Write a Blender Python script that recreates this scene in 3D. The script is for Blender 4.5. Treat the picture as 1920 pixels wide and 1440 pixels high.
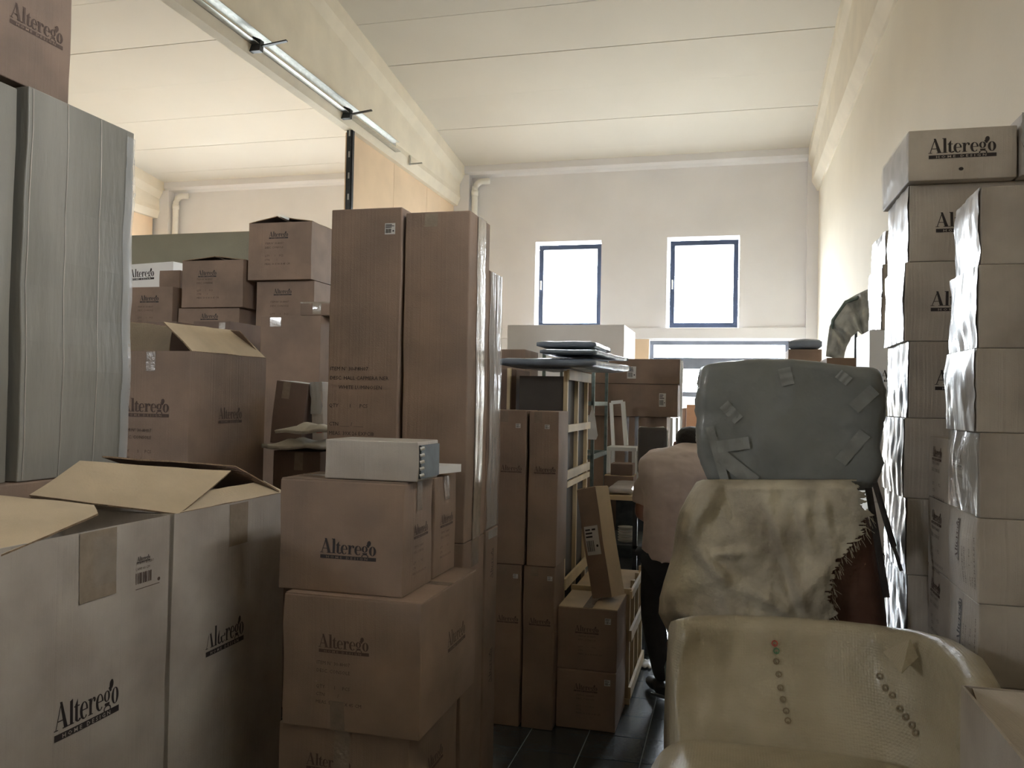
import bpy, bmesh, math, random
from mathutils import Vector, Matrix, noise as mn
import numpy as np

# ------------------------------------------------------------------ camera, world, light
for o in list(bpy.data.objects): bpy.data.objects.remove(o)
SC = bpy.context.scene
COL = SC.collection
F = 1568.6; YAW, PIT, ROL = .25635, .018435, .01943
CAM = Vector((0, 0, 1.65))
def _basis():
    cy, sy = math.cos(YAW), math.sin(YAW)
    f = Vector((-sy, cy, 0)); r = Vector((cy, sy, 0)); u = Vector((0, 0, 1))
    f2 = f*math.cos(PIT)+u*math.sin(PIT); u2 = u*math.cos(PIT)-f*math.sin(PIT)
    return r*math.cos(ROL)+u2*math.sin(ROL), u2*math.cos(ROL)-r*math.sin(ROL), f2
RR, UU, FF = _basis()
cam_d = bpy.data.cameras.new('camera'); cam = bpy.data.objects.new('camera', cam_d); COL.objects.link(cam)
cam_d.sensor_width = 36; cam_d.lens = 36*F/1920; cam_d.clip_start = .05; cam_d.clip_end = 200
M = Matrix((RR, UU, -FF)).transposed().to_4x4(); M.translation = CAM
cam.matrix_world = M
SC.camera = cam
SC.view_settings.view_transform = 'Standard'; SC.view_settings.look = 'None'
SC.view_settings.gamma = 1; SC.view_settings.use_curve_mapping = False
SC.view_settings.exposure = 1.88
SC.cycles.max_bounces = 10; SC.cycles.diffuse_bounces = 7; SC.cycles.glossy_bounces = 3
SC.cycles.transparent_max_bounces = 12

world = bpy.data.worlds.new('sky'); SC.world = world; world.use_nodes = True
bgn = world.node_tree.nodes['Background']
_wt = world.node_tree; _tc = _wt.nodes.new('ShaderNodeTexCoord'); _sx = _wt.nodes.new('ShaderNodeSeparateXYZ'); _cr = _wt.nodes.new('ShaderNodeValToRGB')
_wt.links.new(_tc.outputs['Generated'], _sx.inputs[0]); _wt.links.new(_sx.outputs[2], _cr.inputs[0]); _wt.links.new(_cr.outputs[0], bgn.inputs[0])
_cr.color_ramp.elements[0].position = 0; _cr.color_ramp.elements[0].color = (.22, .215, .20, 1)      # ground outside
_cr.color_ramp.elements[1].position = .012; _cr.color_ramp.elements[1].color = (.93, .965, 1.0, 1)  # overcast sky
bgn.inputs[1].default_value = 15.0

def area(name, loc, rot, sx, sy, power=0, color=(1, 1, 1), portal=False):
    l = bpy.data.lights.new(name, 'AREA'); l.shape = 'RECTANGLE'; l.size = sx; l.size_y = sy
    l.energy = power; l.color = color
    o = bpy.data.objects.new(name, l); COL.objects.link(o); o.location = loc; o.rotation_euler = rot
    if portal: l.cycles.is_portal = True
    return o
YB = 13.0          # back wall
INR = (-math.pi/2, 0, 0)    # area light facing -Y
for nm, cx, cz, w, h in (('daylight_window_a', -2.52, 3.48, 1.05, 1.3), ('daylight_window_b', -.44, 3.46, 1.05, 1.35),
                         ('daylight_glass_door', -.2, 1.3, 2.1, 2.6), ('daylight_left_door', -7.2, 1.35, 4.0, 2.5),
                         ('daylight_left_window_a', -8.6, 3.45, 1.05, 1.3), ('daylight_left_window_b', -6.4, 3.45, 1.05, 1.3)):
    area(nm, (cx, YB+.26, cz), INR, w, h, portal=True)
# portals of two unseen openings, added to brighten the foreground cartons
area('added_rear_opening', (-8.35, -4.93, 3.9), (math.pi/2, 0, 0), 1.5, 1.1, portal=True)
area('added_side_opening', (1.42, 1.55, 3.70), (0, math.pi/2, 0), .27, 2.5, portal=True)

# ------------------------------------------------------------------ pixel -> world helpers
def ray(x, y): return RR*((x-960)/F) - UU*((y-720)/F) + FF
def aY(x, y, Y): v = ray(x, y); return CAM + v*(Y/v.y)
def aX(x, y, X): v = ray(x, y); return CAM + v*(X/v.x)
def aZ(x, y, Z): v = ray(x, y); return CAM + v*((Z-1.65)/v.z)
def BF(xl, xr, yt, yb, Y, D):
    xm, ym = (xl+xr)/2, (yt+yb)/2
    return [aY(xl, ym, Y).x, aY(xr, ym, Y).x, Y, Y+D, aY(xm, yb, Y).z, aY(xm, yt, Y).z]
def BS(X, pn, pf, yt, yb, W):
    a = aX(pn, 756, X).y; p = aX(pf, yt, X); b = p.y
    x = [X-W, X] if X < 0 else [X, X+W]
    return [x[0], x[1], a, b, aX(pf, yb, X).z, p.z]

# ------------------------------------------------------------------ materials
MATS = {}
def nodes_of(name):
    m = bpy.data.materials.new(name); m.use_nodes = True; MATS[name] = m
    nt = m.node_tree; return m, nt, nt.nodes['Principled BSDF']
def N(nt, t, **k):
    n = nt.nodes.new(t)
    for a, b in k.items():
        if a.startswith('_'): n.inputs[a[1:].replace('_', ' ')].default_value = b
        else: setattr(n, a, b)
    return n
def mat(name, col, rough=.7, var=.12, nscale=6, bump=0, bscale=60, flute=0, rnd=0, coat=0, metal=0, stretch=(1, 1, 1), spec=.5, dark=None, alpha=1, trans=0, flute_scale=90, sub=0, bdist=.01):
    m, nt, p = nodes_of(name); L = nt.links.new
    tc = N(nt, 'ShaderNodeTexCoord'); mp = N(nt, 'ShaderNodeMapping'); mp.inputs['Scale'].default_value = stretch
    L(tc.outputs['Object'], mp.inputs[0])
    oi = N(nt, 'ShaderNodeObjectInfo')
    add = N(nt, 'ShaderNodeVectorMath', operation='ADD'); L(mp.outputs[0], add.inputs[0])
    mul = N(nt, 'ShaderNodeMath', operation='MULTIPLY'); mul.inputs[1].default_value = 37.0; L(oi.outputs['Random'], mul.inputs[0])
    L(mul.outputs[0], add.inputs[1])
    nz = N(nt, 'ShaderNodeTexNoise'); nz.inputs['Scale'].default_value = nscale; nz.inputs['Detail'].default_value = 5
    L(add.outputs[0], nz.inputs['Vector'])
    c = Vector(col); hi = [min(1, x*(1+var)) for x in c]; lo = [x*(1-var) for x in (dark or c)]
    cr = N(nt, 'ShaderNodeValToRGB'); cr.color_ramp.elements[0].position = .33; cr.color_ramp.elements[1].position = .67
    cr.color_ramp.elements[0].color = (*lo, 1); cr.color_ramp.elements[1].color = (*hi, 1)
    L(nz.outputs[0], cr.inputs[0]); out = cr.outputs[0]
    if rnd:
        hs = N(nt, 'ShaderNodeHueSaturation'); mr = N(nt, 'ShaderNodeMapRange'); mr.inputs[3].default_value = 1-rnd; mr.inputs[4].default_value = 1+rnd
        L(oi.outputs['Random'], mr.inputs[0]); L(mr.outputs[0], hs.inputs['Value']); L(out, hs.inputs['Color']); out = hs.outputs[0]
    L(out, p.inputs['Base Color'])
    p.inputs['Roughness'].default_value = rough; p.inputs['Metallic'].default_value = metal
    p.inputs['Coat Weight'].default_value = coat; p.inputs['Specular IOR Level'].default_value = spec
    if alpha < 1: p.inputs['Alpha'].default_value = alpha
    if trans: p.inputs['Transmission Weight'].default_value = trans
    if sub: p.inputs['Subsurface Weight'].default_value = sub; p.inputs['Subsurface Radius'].default_value = (.02, .015, .01)
    h = None
    if bump:
        b = N(nt, 'ShaderNodeTexNoise'); b.inputs['Scale'].default_value = bscale; b.inputs['Detail'].default_value = 4
        L(add.outputs[0], b.inputs['Vector']); bp = N(nt, 'ShaderNodeBump'); bp.inputs['Strength'].default_value = bump; bp.inputs['Distance'].default_value = bdist
        L(b.outputs[0], bp.inputs['Height']); h = bp
    if flute:
        sx = N(nt, 'ShaderNodeSeparateXYZ'); L(tc.outputs['Object'], sx.inputs[0])
        ad = N(nt, 'ShaderNodeMath', operation='ADD'); L(sx.outputs[0], ad.inputs[0]); L(sx.outputs[1], ad.inputs[1])
        n1 = N(nt, 'ShaderNodeTexNoise', noise_dimensions='1D'); n1.inputs['Scale'].default_value = flute_scale; n1.inputs['Detail'].default_value = 2
        L(ad.outputs[0], n1.inputs['W'])
        b2 = N(nt, 'ShaderNodeBump'); b2.inputs['Strength'].default_value = flute; b2.inputs['Distance'].default_value = .003
        L(n1.outputs[0], b2.inputs['Height'])
        if h: L(h.outputs[0], b2.inputs['Normal'])
        h = b2
    if h: L(h.outputs[0], p.inputs['Normal'])
    return m
mat('kraft', (.285, .198, .145), .75, .10, 5, .15, 250, flute=.35, rnd=.12, dark=(.25, .18, .135))
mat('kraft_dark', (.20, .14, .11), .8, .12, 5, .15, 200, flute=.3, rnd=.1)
mat('kraft_light', (.62, .50, .34), .8, .08, 7, .2, 120, rnd=.04)
mat('corrugate', (.30, .21, .13), .9, .25, 60, .6, 200)
mat('white_board', (.52, .475, .42), .55, .08, 4, .12, 200, flute=.5, rnd=.06, dark=(.42, .37, .32))
mat('grey_board', (.27, .258, .225), .5, .16, 3, .25, 40, flute=.22, rnd=.03, flute_scale=28, stretch=(1, 1, .2), dark=(.21, .20, .17))
mat('bright_board', (.90, .90, .89), .5, .03, 4)
mat('ink', (.030, .022, .022), .6, .1)
mat('faded_ink', (.10, .065, .05), .8, .1, 60)
mat('tape', (.34, .28, .215), .22, .10, 30, .25, 40, coat=.5)
mat('tape_kraft', (.27, .21, .165), .22, .10, 30, .25, 40, coat=.4)
mat('film', (.42, .40, .385), .33, .15, 6, .6, 5, coat=.45, stretch=(1, 1, .5), bdist=.02)
mat('shine', (.75, .77, .78), .10, .05, 9, .9, 22, coat=1, bdist=.05, alpha=.09)
mat('clear_film', (.70, .71, .71), .2, .05, 9, .5, 12, coat=.7, stretch=(1, 1, .7), bdist=.02, alpha=.38)
mat('paper', (.62, .60, .57), .6, .04)
mat('wall_paint', (.80, .74, .62), .85, .03, 1.2, .12, 40)
mat('wall_paint_back', (.80, .79, .80), .85, .04, 1.0, .12, 40)
mat('peach_paint', (.78, .60, .42), .85, .06, 2, .1, 40)
mat('ceiling_paint', (.68, .635, .55), .9, .02, .8)
mat('beam_paint', (.78, .71, .58), .85, .05, 3, .25, 30)
mat('galvanised', (.55, .56, .55), .28, .10, 20, metal=.9)
mat('dark_steel', (.05, .055, .06), .45, .2, 20, metal=.5)
mat('frame_paint', (.055, .075, .13), .4, .1)
mat('grey_frame', (.20, .22, .27), .4, .1)
mat('pipe', (.80, .78, .72), .4, .04)
mat('grout', (.30, .33, .34), .8, .1, 40)
mat('floor_tile', (.045, .053, .058), .22, .25, 6, .08, 60, rnd=.2, spec=.6)
mat('pine', (.66, .54, .34), .6, .15, 4, .2, 60, stretch=(1, 1, .1), rnd=.12)
mat('green_metal', (.20, .26, .25), .35, .2, 30, metal=.6)
mat('grey_wrap', (.23, .245, .245), .50, .12, 4, .5, 7, coat=.15, bdist=.03)
mat('bag_blue', (.20, .24, .30), .35, .15, 6, .5, 15, coat=.3, bdist=.02)
mat('leather', (.13, .065, .045), .5, .2, 8, .3, 50)
mat('dark_leather', (.03, .025, .025), .5, .2, 8, .3, 50)
mat('skin', (.32, .17, .12), .5, .05, 10, sub=.05)
mat('hair', (.018, .014, .012), .6, .3, 80, .6, 200)
mat('shirt', (.76, .66, .63), .9, .04, 6, .5, 9, bdist=.012)
mat('trousers', (.028, .03, .033), .85, .2, 10, .4, 30)
mat('rubber', (.02, .02, .022), .6, .1)
mat('white_metal', (.85, .86, .84), .3, .02)
mat('foam', (.66, .64, .58), .7, .05, 10, .3, 40)
mat('red_print', (.45, .10, .07), .6, .05)
mat('slate', (.06, .075, .08), .5, .3, 20)
mat('orange_board', (.62, .36, .22), .7, .05)
mat('velvet', (.085, .075, .07), .7, .1)
mat('green_ink', (.12, .25, .14), .6, .05)
def special():
    # cotton dust sheet with woven fibre relief and grime
    m = mat('cloth', (.68, .63, .50), .95, .10, 3.5, .8, 60, dark=(.36, .32, .26), bdist=.006)
    m = mat('raw_edge', (.62, .57, .45), .95, .1)
    # bubble wrap: rows of bubbles on milky film
    m, nt, p = nodes_of('bubble_wrap'); L = nt.links.new
    tc = N(nt, 'ShaderNodeTexCoord'); vo = N(nt, 'ShaderNodeTexVoronoi'); vo.inputs['Scale'].default_value = 110; vo.inputs['Randomness'].default_value = .25
    L(tc.outputs['Object'], vo.inputs['Vector'])
    nz = N(nt, 'ShaderNodeTexNoise'); nz.inputs['Scale'].default_value = 5; L(tc.outputs['Object'], nz.inputs['Vector'])
    cr = N(nt, 'ShaderNodeValToRGB'); cr.color_ramp.elements[0].position = .3; cr.color_ramp.elements[1].position = .7
    cr.color_ramp.elements[0].color = (.40, .35, .245, 1); cr.color_ramp.elements[1].color = (.54, .485, .355, 1)
    L(nz.outputs[0], cr.inputs[0]); L(cr.outputs[0], p.inputs['Base Color'])
    bp = N(nt, 'ShaderNodeBump', invert=True); bp.inputs['Strength'].default_value = .55; bp.inputs['Distance'].default_value = .004
    L(vo.outputs['Distance'], bp.inputs['Height'])
    n2 = N(nt, 'ShaderNodeTexNoise'); n2.inputs['Scale'].default_value = 9; L(tc.outputs['Object'], n2.inputs['Vector'])
    b2 = N(nt, 'ShaderNodeBump'); b2.inputs['Strength'].default_value = .5; b2.inputs['Distance'].default_value = .03
    L(n2.outputs[0], b2.inputs['Height']); L(bp.outputs[0], b2.inputs['Normal']); L(b2.outputs[0], p.inputs['Normal'])
    p.inputs['Roughness'].default_value = .38; p.inputs['Coat Weight'].default_value = .35; p.inputs['Coat Roughness'].default_value = .2
    # glazing
    m = bpy.data.materials.new('glass'); m.use_nodes = True; MATS['glass'] = m
    nt = m.node_tree; nt.nodes.clear(); L = nt.links.new
    o = N(nt, 'ShaderNodeOutputMaterial'); t = N(nt, 'ShaderNodeBsdfTransparent'); t.inputs[0].default_value = (.93, .96, .98, 1)
    g = N(nt, 'ShaderNodeBsdfGlossy'); g.inputs['Roughness'].default_value = .02; mx = N(nt, 'ShaderNodeMixShader'); mx.inputs[0].default_value = .06
    L(t.outputs[0], mx.inputs[1]); L(g.outputs[0], mx.inputs[2]); L(mx.outputs[0], o.inputs[0])
special()

# ------------------------------------------------------------------ object helpers
def empty(name, label, cat, loc, group=None, rz=0, rot=None):
    o = bpy.data.objects.new(name, None); COL.objects.link(o); o.empty_display_size = .1
    o.location = loc; o.rotation_euler = rot or (0, 0, rz)
    if label: o['label'] = label
    if cat: o['category'] = cat
    if group: o['group'] = group
    return o
def link(name, me, parent=None, **props):
    o = bpy.data.objects.new(name, me); COL.objects.link(o)
    if parent: o.parent = parent
    for k, v in props.items():
        if v: o[k] = v
    return o
def mesh(name, verts, faces, mats, parent=None, smooth=False, idx=None, **props):
    me = bpy.data.meshes.new(name); me.from_pydata([tuple(v) for v in verts], [], faces)
    for m in (mats if isinstance(mats, (list, tuple)) else [mats]): me.materials.append(MATS[m])
    if idx: me.polygons.foreach_set('material_index', idx)
    if smooth: me.polygons.foreach_set('use_smooth', [True]*len(me.polygons))
    me.update()
    return link(name, me, parent, **props)
def loc_of(parent):
    return Vector(parent.location) if parent else Vector((0, 0, 0))
class MB:
    """collects simple solids; build() links them as one object (world coordinates minus the parent's location)"""
    def __init__(s): s.v = []; s.f = []
    def box(s, x0, x1, y0, y1, z0, z1):
        n = len(s.v)
        s.v += [Vector(p) for p in ((x0, y0, z0), (x1, y0, z0), (x1, y1, z0), (x0, y1, z0), (x0, y0, z1), (x1, y0, z1), (x1, y1, z1), (x0, y1, z1))]
        s.f += [tuple(n+i for i in q) for q in ((0, 3, 2, 1), (4, 5, 6, 7), (0, 1, 5, 4), (1, 2, 6, 5), (2, 3, 7, 6), (3, 0, 4, 7))]
        return s
    def bar(s, a, b, w, h=None, up=Vector((0, 0, 1))):
        a, b = Vector(a), Vector(b); h = h or w; d = (b-a).normalized()
        if abs(d.dot(up)) > .95: up = Vector((0, 1, 0))
        r = d.cross(up).normalized()*w/2; u = d.cross(r).normalized()*h/2
        n = len(s.v)
        s.v += [a-r-u, a+r-u, a+r+u, a-r+u, b-r-u, b+r-u, b+r+u, b-r+u]
        s.f += [tuple(n+i for i in q) for q in ((0, 1, 2, 3), (4, 7, 6, 5), (0, 4, 5, 1), (1, 5, 6, 2), (2, 6, 7, 3), (3, 7, 4, 0))]
        return s
    def tube(s, pts, r, k=10, radii=None):
        pts = [Vector(p) for p in pts]; n0 = len(s.v)
        for i, p in enumerate(pts):
            d = (pts[min(i+1, len(pts)-1)]-pts[max(i-1, 0)]).normalized()
            up = Vector((0, 0, 1)) if abs(d.z) < .9 else Vector((0, 1, 0))
            a = d.cross(up).normalized(); b = d.cross(a)
            rr = radii[i] if radii else r
            for j in range(k):
                t = 2*math.pi*j/k; s.v.append(p+a*rr*math.cos(t)+b*rr*math.sin(t))
        for i in range(len(pts)-1):
            for j in range(k):
                s.f.append((n0+i*k+j, n0+i*k+(j+1) % k, n0+(i+1)*k+(j+1) % k, n0+(i+1)*k+j))
        s.f.append(tuple(n0+j for j in range(k))[::-1]); s.f.append(tuple(n0+(len(pts)-1)*k+j for j in range(k)))
        return s
    def prism(s, poly, axis, a, b):
        """poly: 2-D points; axis 'x','y','z' extruded from a to b"""
        n = len(s.v); k = len(poly)
        for t in (a, b):
            for p in poly:
                s.v.append(Vector({'x': (t, p[0], p[1]), 'y': (p[0], t, p[1]), 'z': (p[0], p[1], t)}[axis]))
        s.f += [tuple(range(n, n+k)), tuple(range(n+2*k-1, n+k-1, -1))]
        for i in range(k): s.f.append((n+i, n+k+i, n+k+(i+1) % k, n+(i+1) % k))
        return s
    def build(s, name, m, parent=None, bevel=0, smooth=False, **props):
        off = loc_of(parent)
        me = bpy.data.meshes.new(name); me.from_pydata([tuple(v-off) for v in s.v], [], s.f); me.materials.append(MATS[m])
        bm = bmesh.new(); bm.from_mesh(me); bmesh.ops.recalc_face_normals(bm, faces=bm.faces); bm.to_mesh(me); bm.free()
        if smooth: me.polygons.foreach_set('use_smooth', [True]*len(me.polygons))
        o = link(name, me, parent, **props)
        if bevel:
            b = o.modifiers.new('bevel', 'BEVEL'); b.width = bevel; b.segments = 2; b.limit_method = 'ANGLE'; b.angle_limit = .7
        return o

# ------------------------------------------------------------------ lettering
def ring(cx, cy, rx, ry, ix, iy, icx=None, a0=0, a1=360, n=18):
    icx = cx if icx is None else icx; out = []
    for i in range(n):
        t0 = math.radians(a0+(a1-a0)*i/n); t1 = math.radians(a0+(a1-a0)*(i+1)/n)
        out.append([(cx+rx*math.cos(t0), cy+ry*math.sin(t0)), (cx+rx*math.cos(t1), cy+ry*math.sin(t1)),
                    (icx+ix*math.cos(t1), cy+iy*math.sin(t1)), (icx+ix*math.cos(t0), cy+iy*math.sin(t0))])
    return out
def disc(cx, cy, rx, ry, rot=0, n=12):
    c, s = math.cos(rot), math.sin(rot)
    return [[(cx+rx*math.cos(2*math.pi*i/n)*c-ry*math.sin(2*math.pi*i/n)*s, cy+rx*math.cos(2*math.pi*i/n)*s+ry*math.sin(2*math.pi*i/n)*c) for i in range(n)]]
def rect(x0, y0, x1, y1): return [[(x0, y0), (x1, y0), (x1, y1), (x0, y1)]]
def glyph(ch):
    if ch == 'A': return [[(.10, 0), (.19, 0), (.80, 1.5), (.74, 1.62)], [(.62, 1.66), (.88, 1.66), (1.52, 0), (1.10, 0)]]+rect(.34, .48, 1.2, .55)+rect(-.05, 0, .42, .06)+rect(.92, 0, 1.68, .06), 1.66
    if ch == 'l': return rect(.13, 0, .47, 1.66)+rect(0, 0, .6, .06)+rect(0, 1.58, .2, 1.66), .62
    if ch == 't': return [[(.12, .1), (.44, .1), (.44, 1.4), (.12, 1.05)]]+rect(0, .92, .66, 1.0)+ring(.5, .22, .38, .24, .08, .15, .5, 180, 340, 7), .70
    if ch == 'e': return ring(.5, .5, .5, .54, .23, .47, .55, 0, 318)+rect(.3, .5, .97, .57), 1.02
    if ch == 'r': return rect(.13, 0, .45, 1.02)+rect(0, 0, .6, .06)+rect(0, .94, .2, 1.02)+ring(.7, .62, .3, .42, .22, .32, .7, 60, 180, 7)+disc(.82, .86, .14, .15), .98
    if ch == 'g': return ring(.45, .68, .42, .36, .15, .3)+ring(.5, -.14, .5, .26, .36, .17)+rect(.15, .1, .8, .26)+disc(.92, .98, .16, .10), 1.06
    if ch == 'o': return ring(.5, .5, .5, .54, .17, .49), 1.04
_lp = None
def font_polys(text, bold=0):
    key = (text, bold)
    if key in font_polys.c: return font_polys.c[key]
    cu = bpy.data.curves.new('t', 'FONT'); cu.body = text; cu.resolution_u = 1; cu.size = 1; cu.offset = bold
    ob = bpy.data.objects.new('t', cu); COL.objects.link(ob)
    me = ob.to_mesh(); pol = [[(me.vertices[i].co.x, me.vertices[i].co.y) for i in p.vertices] for p in me.polygons]
    ob.to_mesh_clear(); bpy.data.objects.remove(ob); bpy.data.curves.remove(cu)
    xs = [p[0] for q in pol for p in q] or [0, 1]
    font_polys.c[key] = (pol, min(xs), max(xs)); return font_polys.c[key]
font_polys.c = {}
def logo_polys():
    global _lp
    if _lp: return _lp
    out = []; x = 0
    for ch in 'Alterego':
        g, w = glyph(ch); out += [[(px+x, py) for px, py in q] for q in g]
        if ch == 'o': out += disc(x-.02, 1.34, .27, .32, -.35)+disc(x-.28, 1.12, .12, .10)
        x += w
    W = x
    for i in range(10): out += rect(W*i/10, -.62, W*(i+1)/10, -.22)
    k = [0]*len(out)
    pol, a, b = font_polys('H O M E   D E S I G N', .01)
    s = W*.74/(b-a)
    for q in pol: out.append([((px-a)*s*1.0+W*.11, py*.36-.55) for px, py in q]); k.append(1)
    _lp = ([[(px/W, py/W*1.18) for px, py in q] for q in out], k)
    return _lp

# ------------------------------------------------------------------ cartons
class Carton:
    def __init__(s, d, label, group=None, m='kraft', rz=0, name='cardboard_box', opened=False, bulge=.005, wob=.003, seed=None, rot=None, cat='box', n=7):
        x0, x1, y0, y1, z0, z1 = d
        s.w, s.d, s.h = x1-x0, y1-y0, z1-z0
        s.bulge, s.wob = bulge, wob; s.m = m; s.opened = opened
        s.sd = seed if seed is not None else random.random()*50
        s.root = empty(name, label, cat, ((x0+x1)/2, (y0+y1)/2, z0), group, rz, rot)
        idx = {}; V = []; Fc = []
        def vid(i, j, k):
            if (i, j, k) not in idx:
                idx[i, j, k] = len(V); V.append(s.map((-s.w/2+s.w*i/n, -s.d/2+s.d*j/n, s.h*k/n)))
            return idx[i, j, k]
        for a in range(n):
            for b in range(n):
                Fc.append((vid(a, b, 0), vid(a, b+1, 0), vid(a+1, b+1, 0), vid(a+1, b, 0)))
                if not opened: Fc.append((vid(a, b, n), vid(a+1, b, n), vid(a+1, b+1, n), vid(a, b+1, n)))
                Fc.append((vid(a, 0, b), vid(a+1, 0, b), vid(a+1, 0, b+1), vid(a, 0, b+1)))
                Fc.append((vid(a, n, b), vid(a, n, b+1), vid(a+1, n, b+1), vid(a+1, n, b)))
                Fc.append((vid(0, a, b), vid(0, a, b+1), vid(0, a+1, b+1), vid(0, a+1, b)))
                Fc.append((vid(n, a, b), vid(n, a+1, b), vid(n, a+1, b+1), vid(n, a, b+1)))
        s.body = mesh('carton_body', V, Fc, m, s.root)
        if opened:
            mo = s.body.modifiers.new('wall', 'SOLIDIFY'); mo.thickness = .006; mo.offset = -1
        else:
            mo = s.body.modifiers.new('edge', 'BEVEL'); mo.width = .004; mo.segments = 2; mo.limit_method = 'ANGLE'; mo.angle_limit = 1.0
    def map(s, p):
        x, y, z = p; a, b, c = x/(s.w/2), y/(s.d/2), z/s.h*2-1
        ca, cb, cc = (math.cos(math.pi/2*max(-1, min(1, t))) for t in (a, b, c))
        f = lambda t: max(-1, min(1, t))**9
        dx = s.bulge*f(a)*cb*cc; dy = s.bulge*f(b)*ca*cc
        q = s.sd; wb = s.wob*max(0, min(1, 1.5*(1-abs(c))+.25))
        dx += wb*math.sin(7*z+q*3+4*y)*math.sin(11*z+q); dy += wb*math.sin(6*z+q*5+4*x)
        return Vector((x+dx, y+dy, z))
    def face(s, f, u, v, off=.0012):
        w, d, h = s.w, s.d, s.h
        if f == 'f': return s.map((-w/2+u, -d/2, v))+Vector((0, -off, 0))
        if f == 'r': return s.map((w/2, -d/2+u, v))+Vector((off, 0, 0))
        if f == 'l': return s.map((-w/2, d/2-u, v))+Vector((-off, 0, 0))
        return s.map((-w/2+u, -d/2+v, h))+Vector((0, 0, off))
    def fs(s, f): return {'f': (s.w, s.h), 'r': (s.d, s.h), 'l': (s.d, s.h), 't': (s.w, s.d)}[f]
    def polys(s, name, f, pol, mats, idx=None, off=.0012, parent=None):
        V = []; Fc = []
        for q in pol:
            Fc.append(tuple(range(len(V), len(V)+len(q)))); V += [s.face(f, u, v, off) for u, v in q]
        o = mesh(name, V, Fc, mats, parent or s.root, idx=idx); return o
    def logo(s, f, cu, cv, width, rot=0, ink='ink', hs=1.0):
        """cu,cv: centre as fractions of the face; width in metres"""
        fw, fh = s.fs(f); pol, k = logo_polys(); W = width; out = []
        for q in pol:
            r = []
            for x, y in q:
                x, y = (x-.5)*W, (y-.08)*W*hs
                if rot == 90: x, y = -y, x
                if rot == -90: x, y = y, -x
                r.append((cu*fw+x, cv*fh+y))
            out.append(r)
        n0 = k.index(1)
        s.polys('printed_logo', f, out[:n0], ink); s.polys('printed_tagline', f, out[n0:], s.m, off=.0018)
        return s
    def text(s, f, u, v, size, lines, gap=1.5, rot=0, ink='faded_ink'):
        fw, fh = s.fs(f); out = []
        for i, t in enumerate(lines):
            if not t: continue
            pol, a, b = font_polys(t)
            for q in pol:
                r = []
                for x, y in q:
                    x, y = x*size, (y-i*gap)*size
                    if rot == 90: x, y = -y, x
                    if rot == -90: x, y = y, -x
                    r.append((u*fw+x, v*fh+y))
                out.append(r)
        s.polys('printed_text', f, out, ink)['kind'] = 'stuff'; return s
    def patch(s, name, f, u0, u1, v0, v1, m, off=.0016, n=4, crump=0, metric=False):
        fw, fh = s.fs(f)
        if metric: u0, u1, v0, v1 = u0/fw, u1/fw, v0/fh, v1/fh
        V = []; Fc = []
        for j in range(n+1):
            for i in range(n+1):
                u, v = u0+(u1-u0)*i/n, v0+(v1-v0)*j/n
                o = off+crump*(.5+.5*mn.noise(Vector((u*9+s.sd, v*3.5, s.sd)))) if crump else off
                e = crump*1.2*mn.noise(Vector((v*8, s.sd, i))) if crump and i in (0, n) else 0
                V.append(s.face(f, u*fw+e, v*fh, o))
        for j in range(n):
            for i in range(n):
                a = j*(n+1)+i; Fc.append((a, a+1, a+n+2, a+n+1))
        return mesh(name, V, Fc, m, s.root, smooth=True)
    def tape(s, f, cu, wid=.05, drop=.1, m=None, bottom=False):
        fw, fh = s.fs(f); m = m or ('tape_kraft' if 'kraft' in s.m else 'tape'); a = cu-wid/2/fw; b = cu+wid/2/fw
        if bottom: s.patch('packing_tape', f, a, b, .005, drop/fh, m)
        else: s.patch('packing_tape', f, a, b, 1-drop/fh, .995, m)
        return s
    def sticker(s, f, cu, cv, w, h):
        fw, fh = s.fs(f); u0, v0 = cu*fw-w/2, cv*fh-h/2
        p = s.patch('shipping_label', f, u0, u0+w, v0, v0+h, 'paper', n=2, metric=True, off=.0016)
        pol = []; r = random.Random(int(s.sd*100)); x = .08
        while x < .62: ww = r.uniform(.015, .05); pol += rect(u0+w*x, v0+h*.12, u0+w*(x+ww), v0+h*.5); x += ww+r.uniform(.02, .04)
        for k in range(3): pol += rect(u0+w*.08, v0+h*(.6+.12*k), u0+w*r.uniform(.5, .92), v0+h*(.66+.12*k))
        pol += disc(u0+w*.82, v0+h*.3, w*.08, w*.08)
        s.polys('barcode', f, pol, 'ink', off=.0022, parent=p)
        return s
    def film(s, f='l', m='film', u0=0.0, u1=1.0):
        s.patch('glossy_tape', f, u0, u1, .004, .996, m, off=.001, n=22, crump=.010); return s
    def topseam(s, along='x', m=None):
        """two closed top flaps meeting at a seam, taped"""
        w, d, h = s.w, s.d, s.h; mm = m or s.m; g = .003
        for sgn in (-1, 1):
            V = []; 
            if along == 'x': xs = (-w/2+.002, w/2-.002); ys = sorted((sgn*g, sgn*(d/2-.002)))
            else: ys = (-d/2+.002, d/2-.002); xs = sorted((sgn*g, sgn*(w/2-.002)))
            q = MB().box(xs[0], xs[1], ys[0], ys[1], h, h+.004)
            o = mesh('flap', q.v, q.f, mm, s.root)
        t = MB()
        if along == 'x': t.box(-w/2, w/2, -.024, .024, h+.004, h+.005)
        else: t.box(-.024, .024, -d/2, d/2, h+.004, h+.005)
        mesh('packing_tape', t.v, t.f, 'tape_kraft' if 'kraft' in s.m else 'tape', s.root)
        return s
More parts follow.
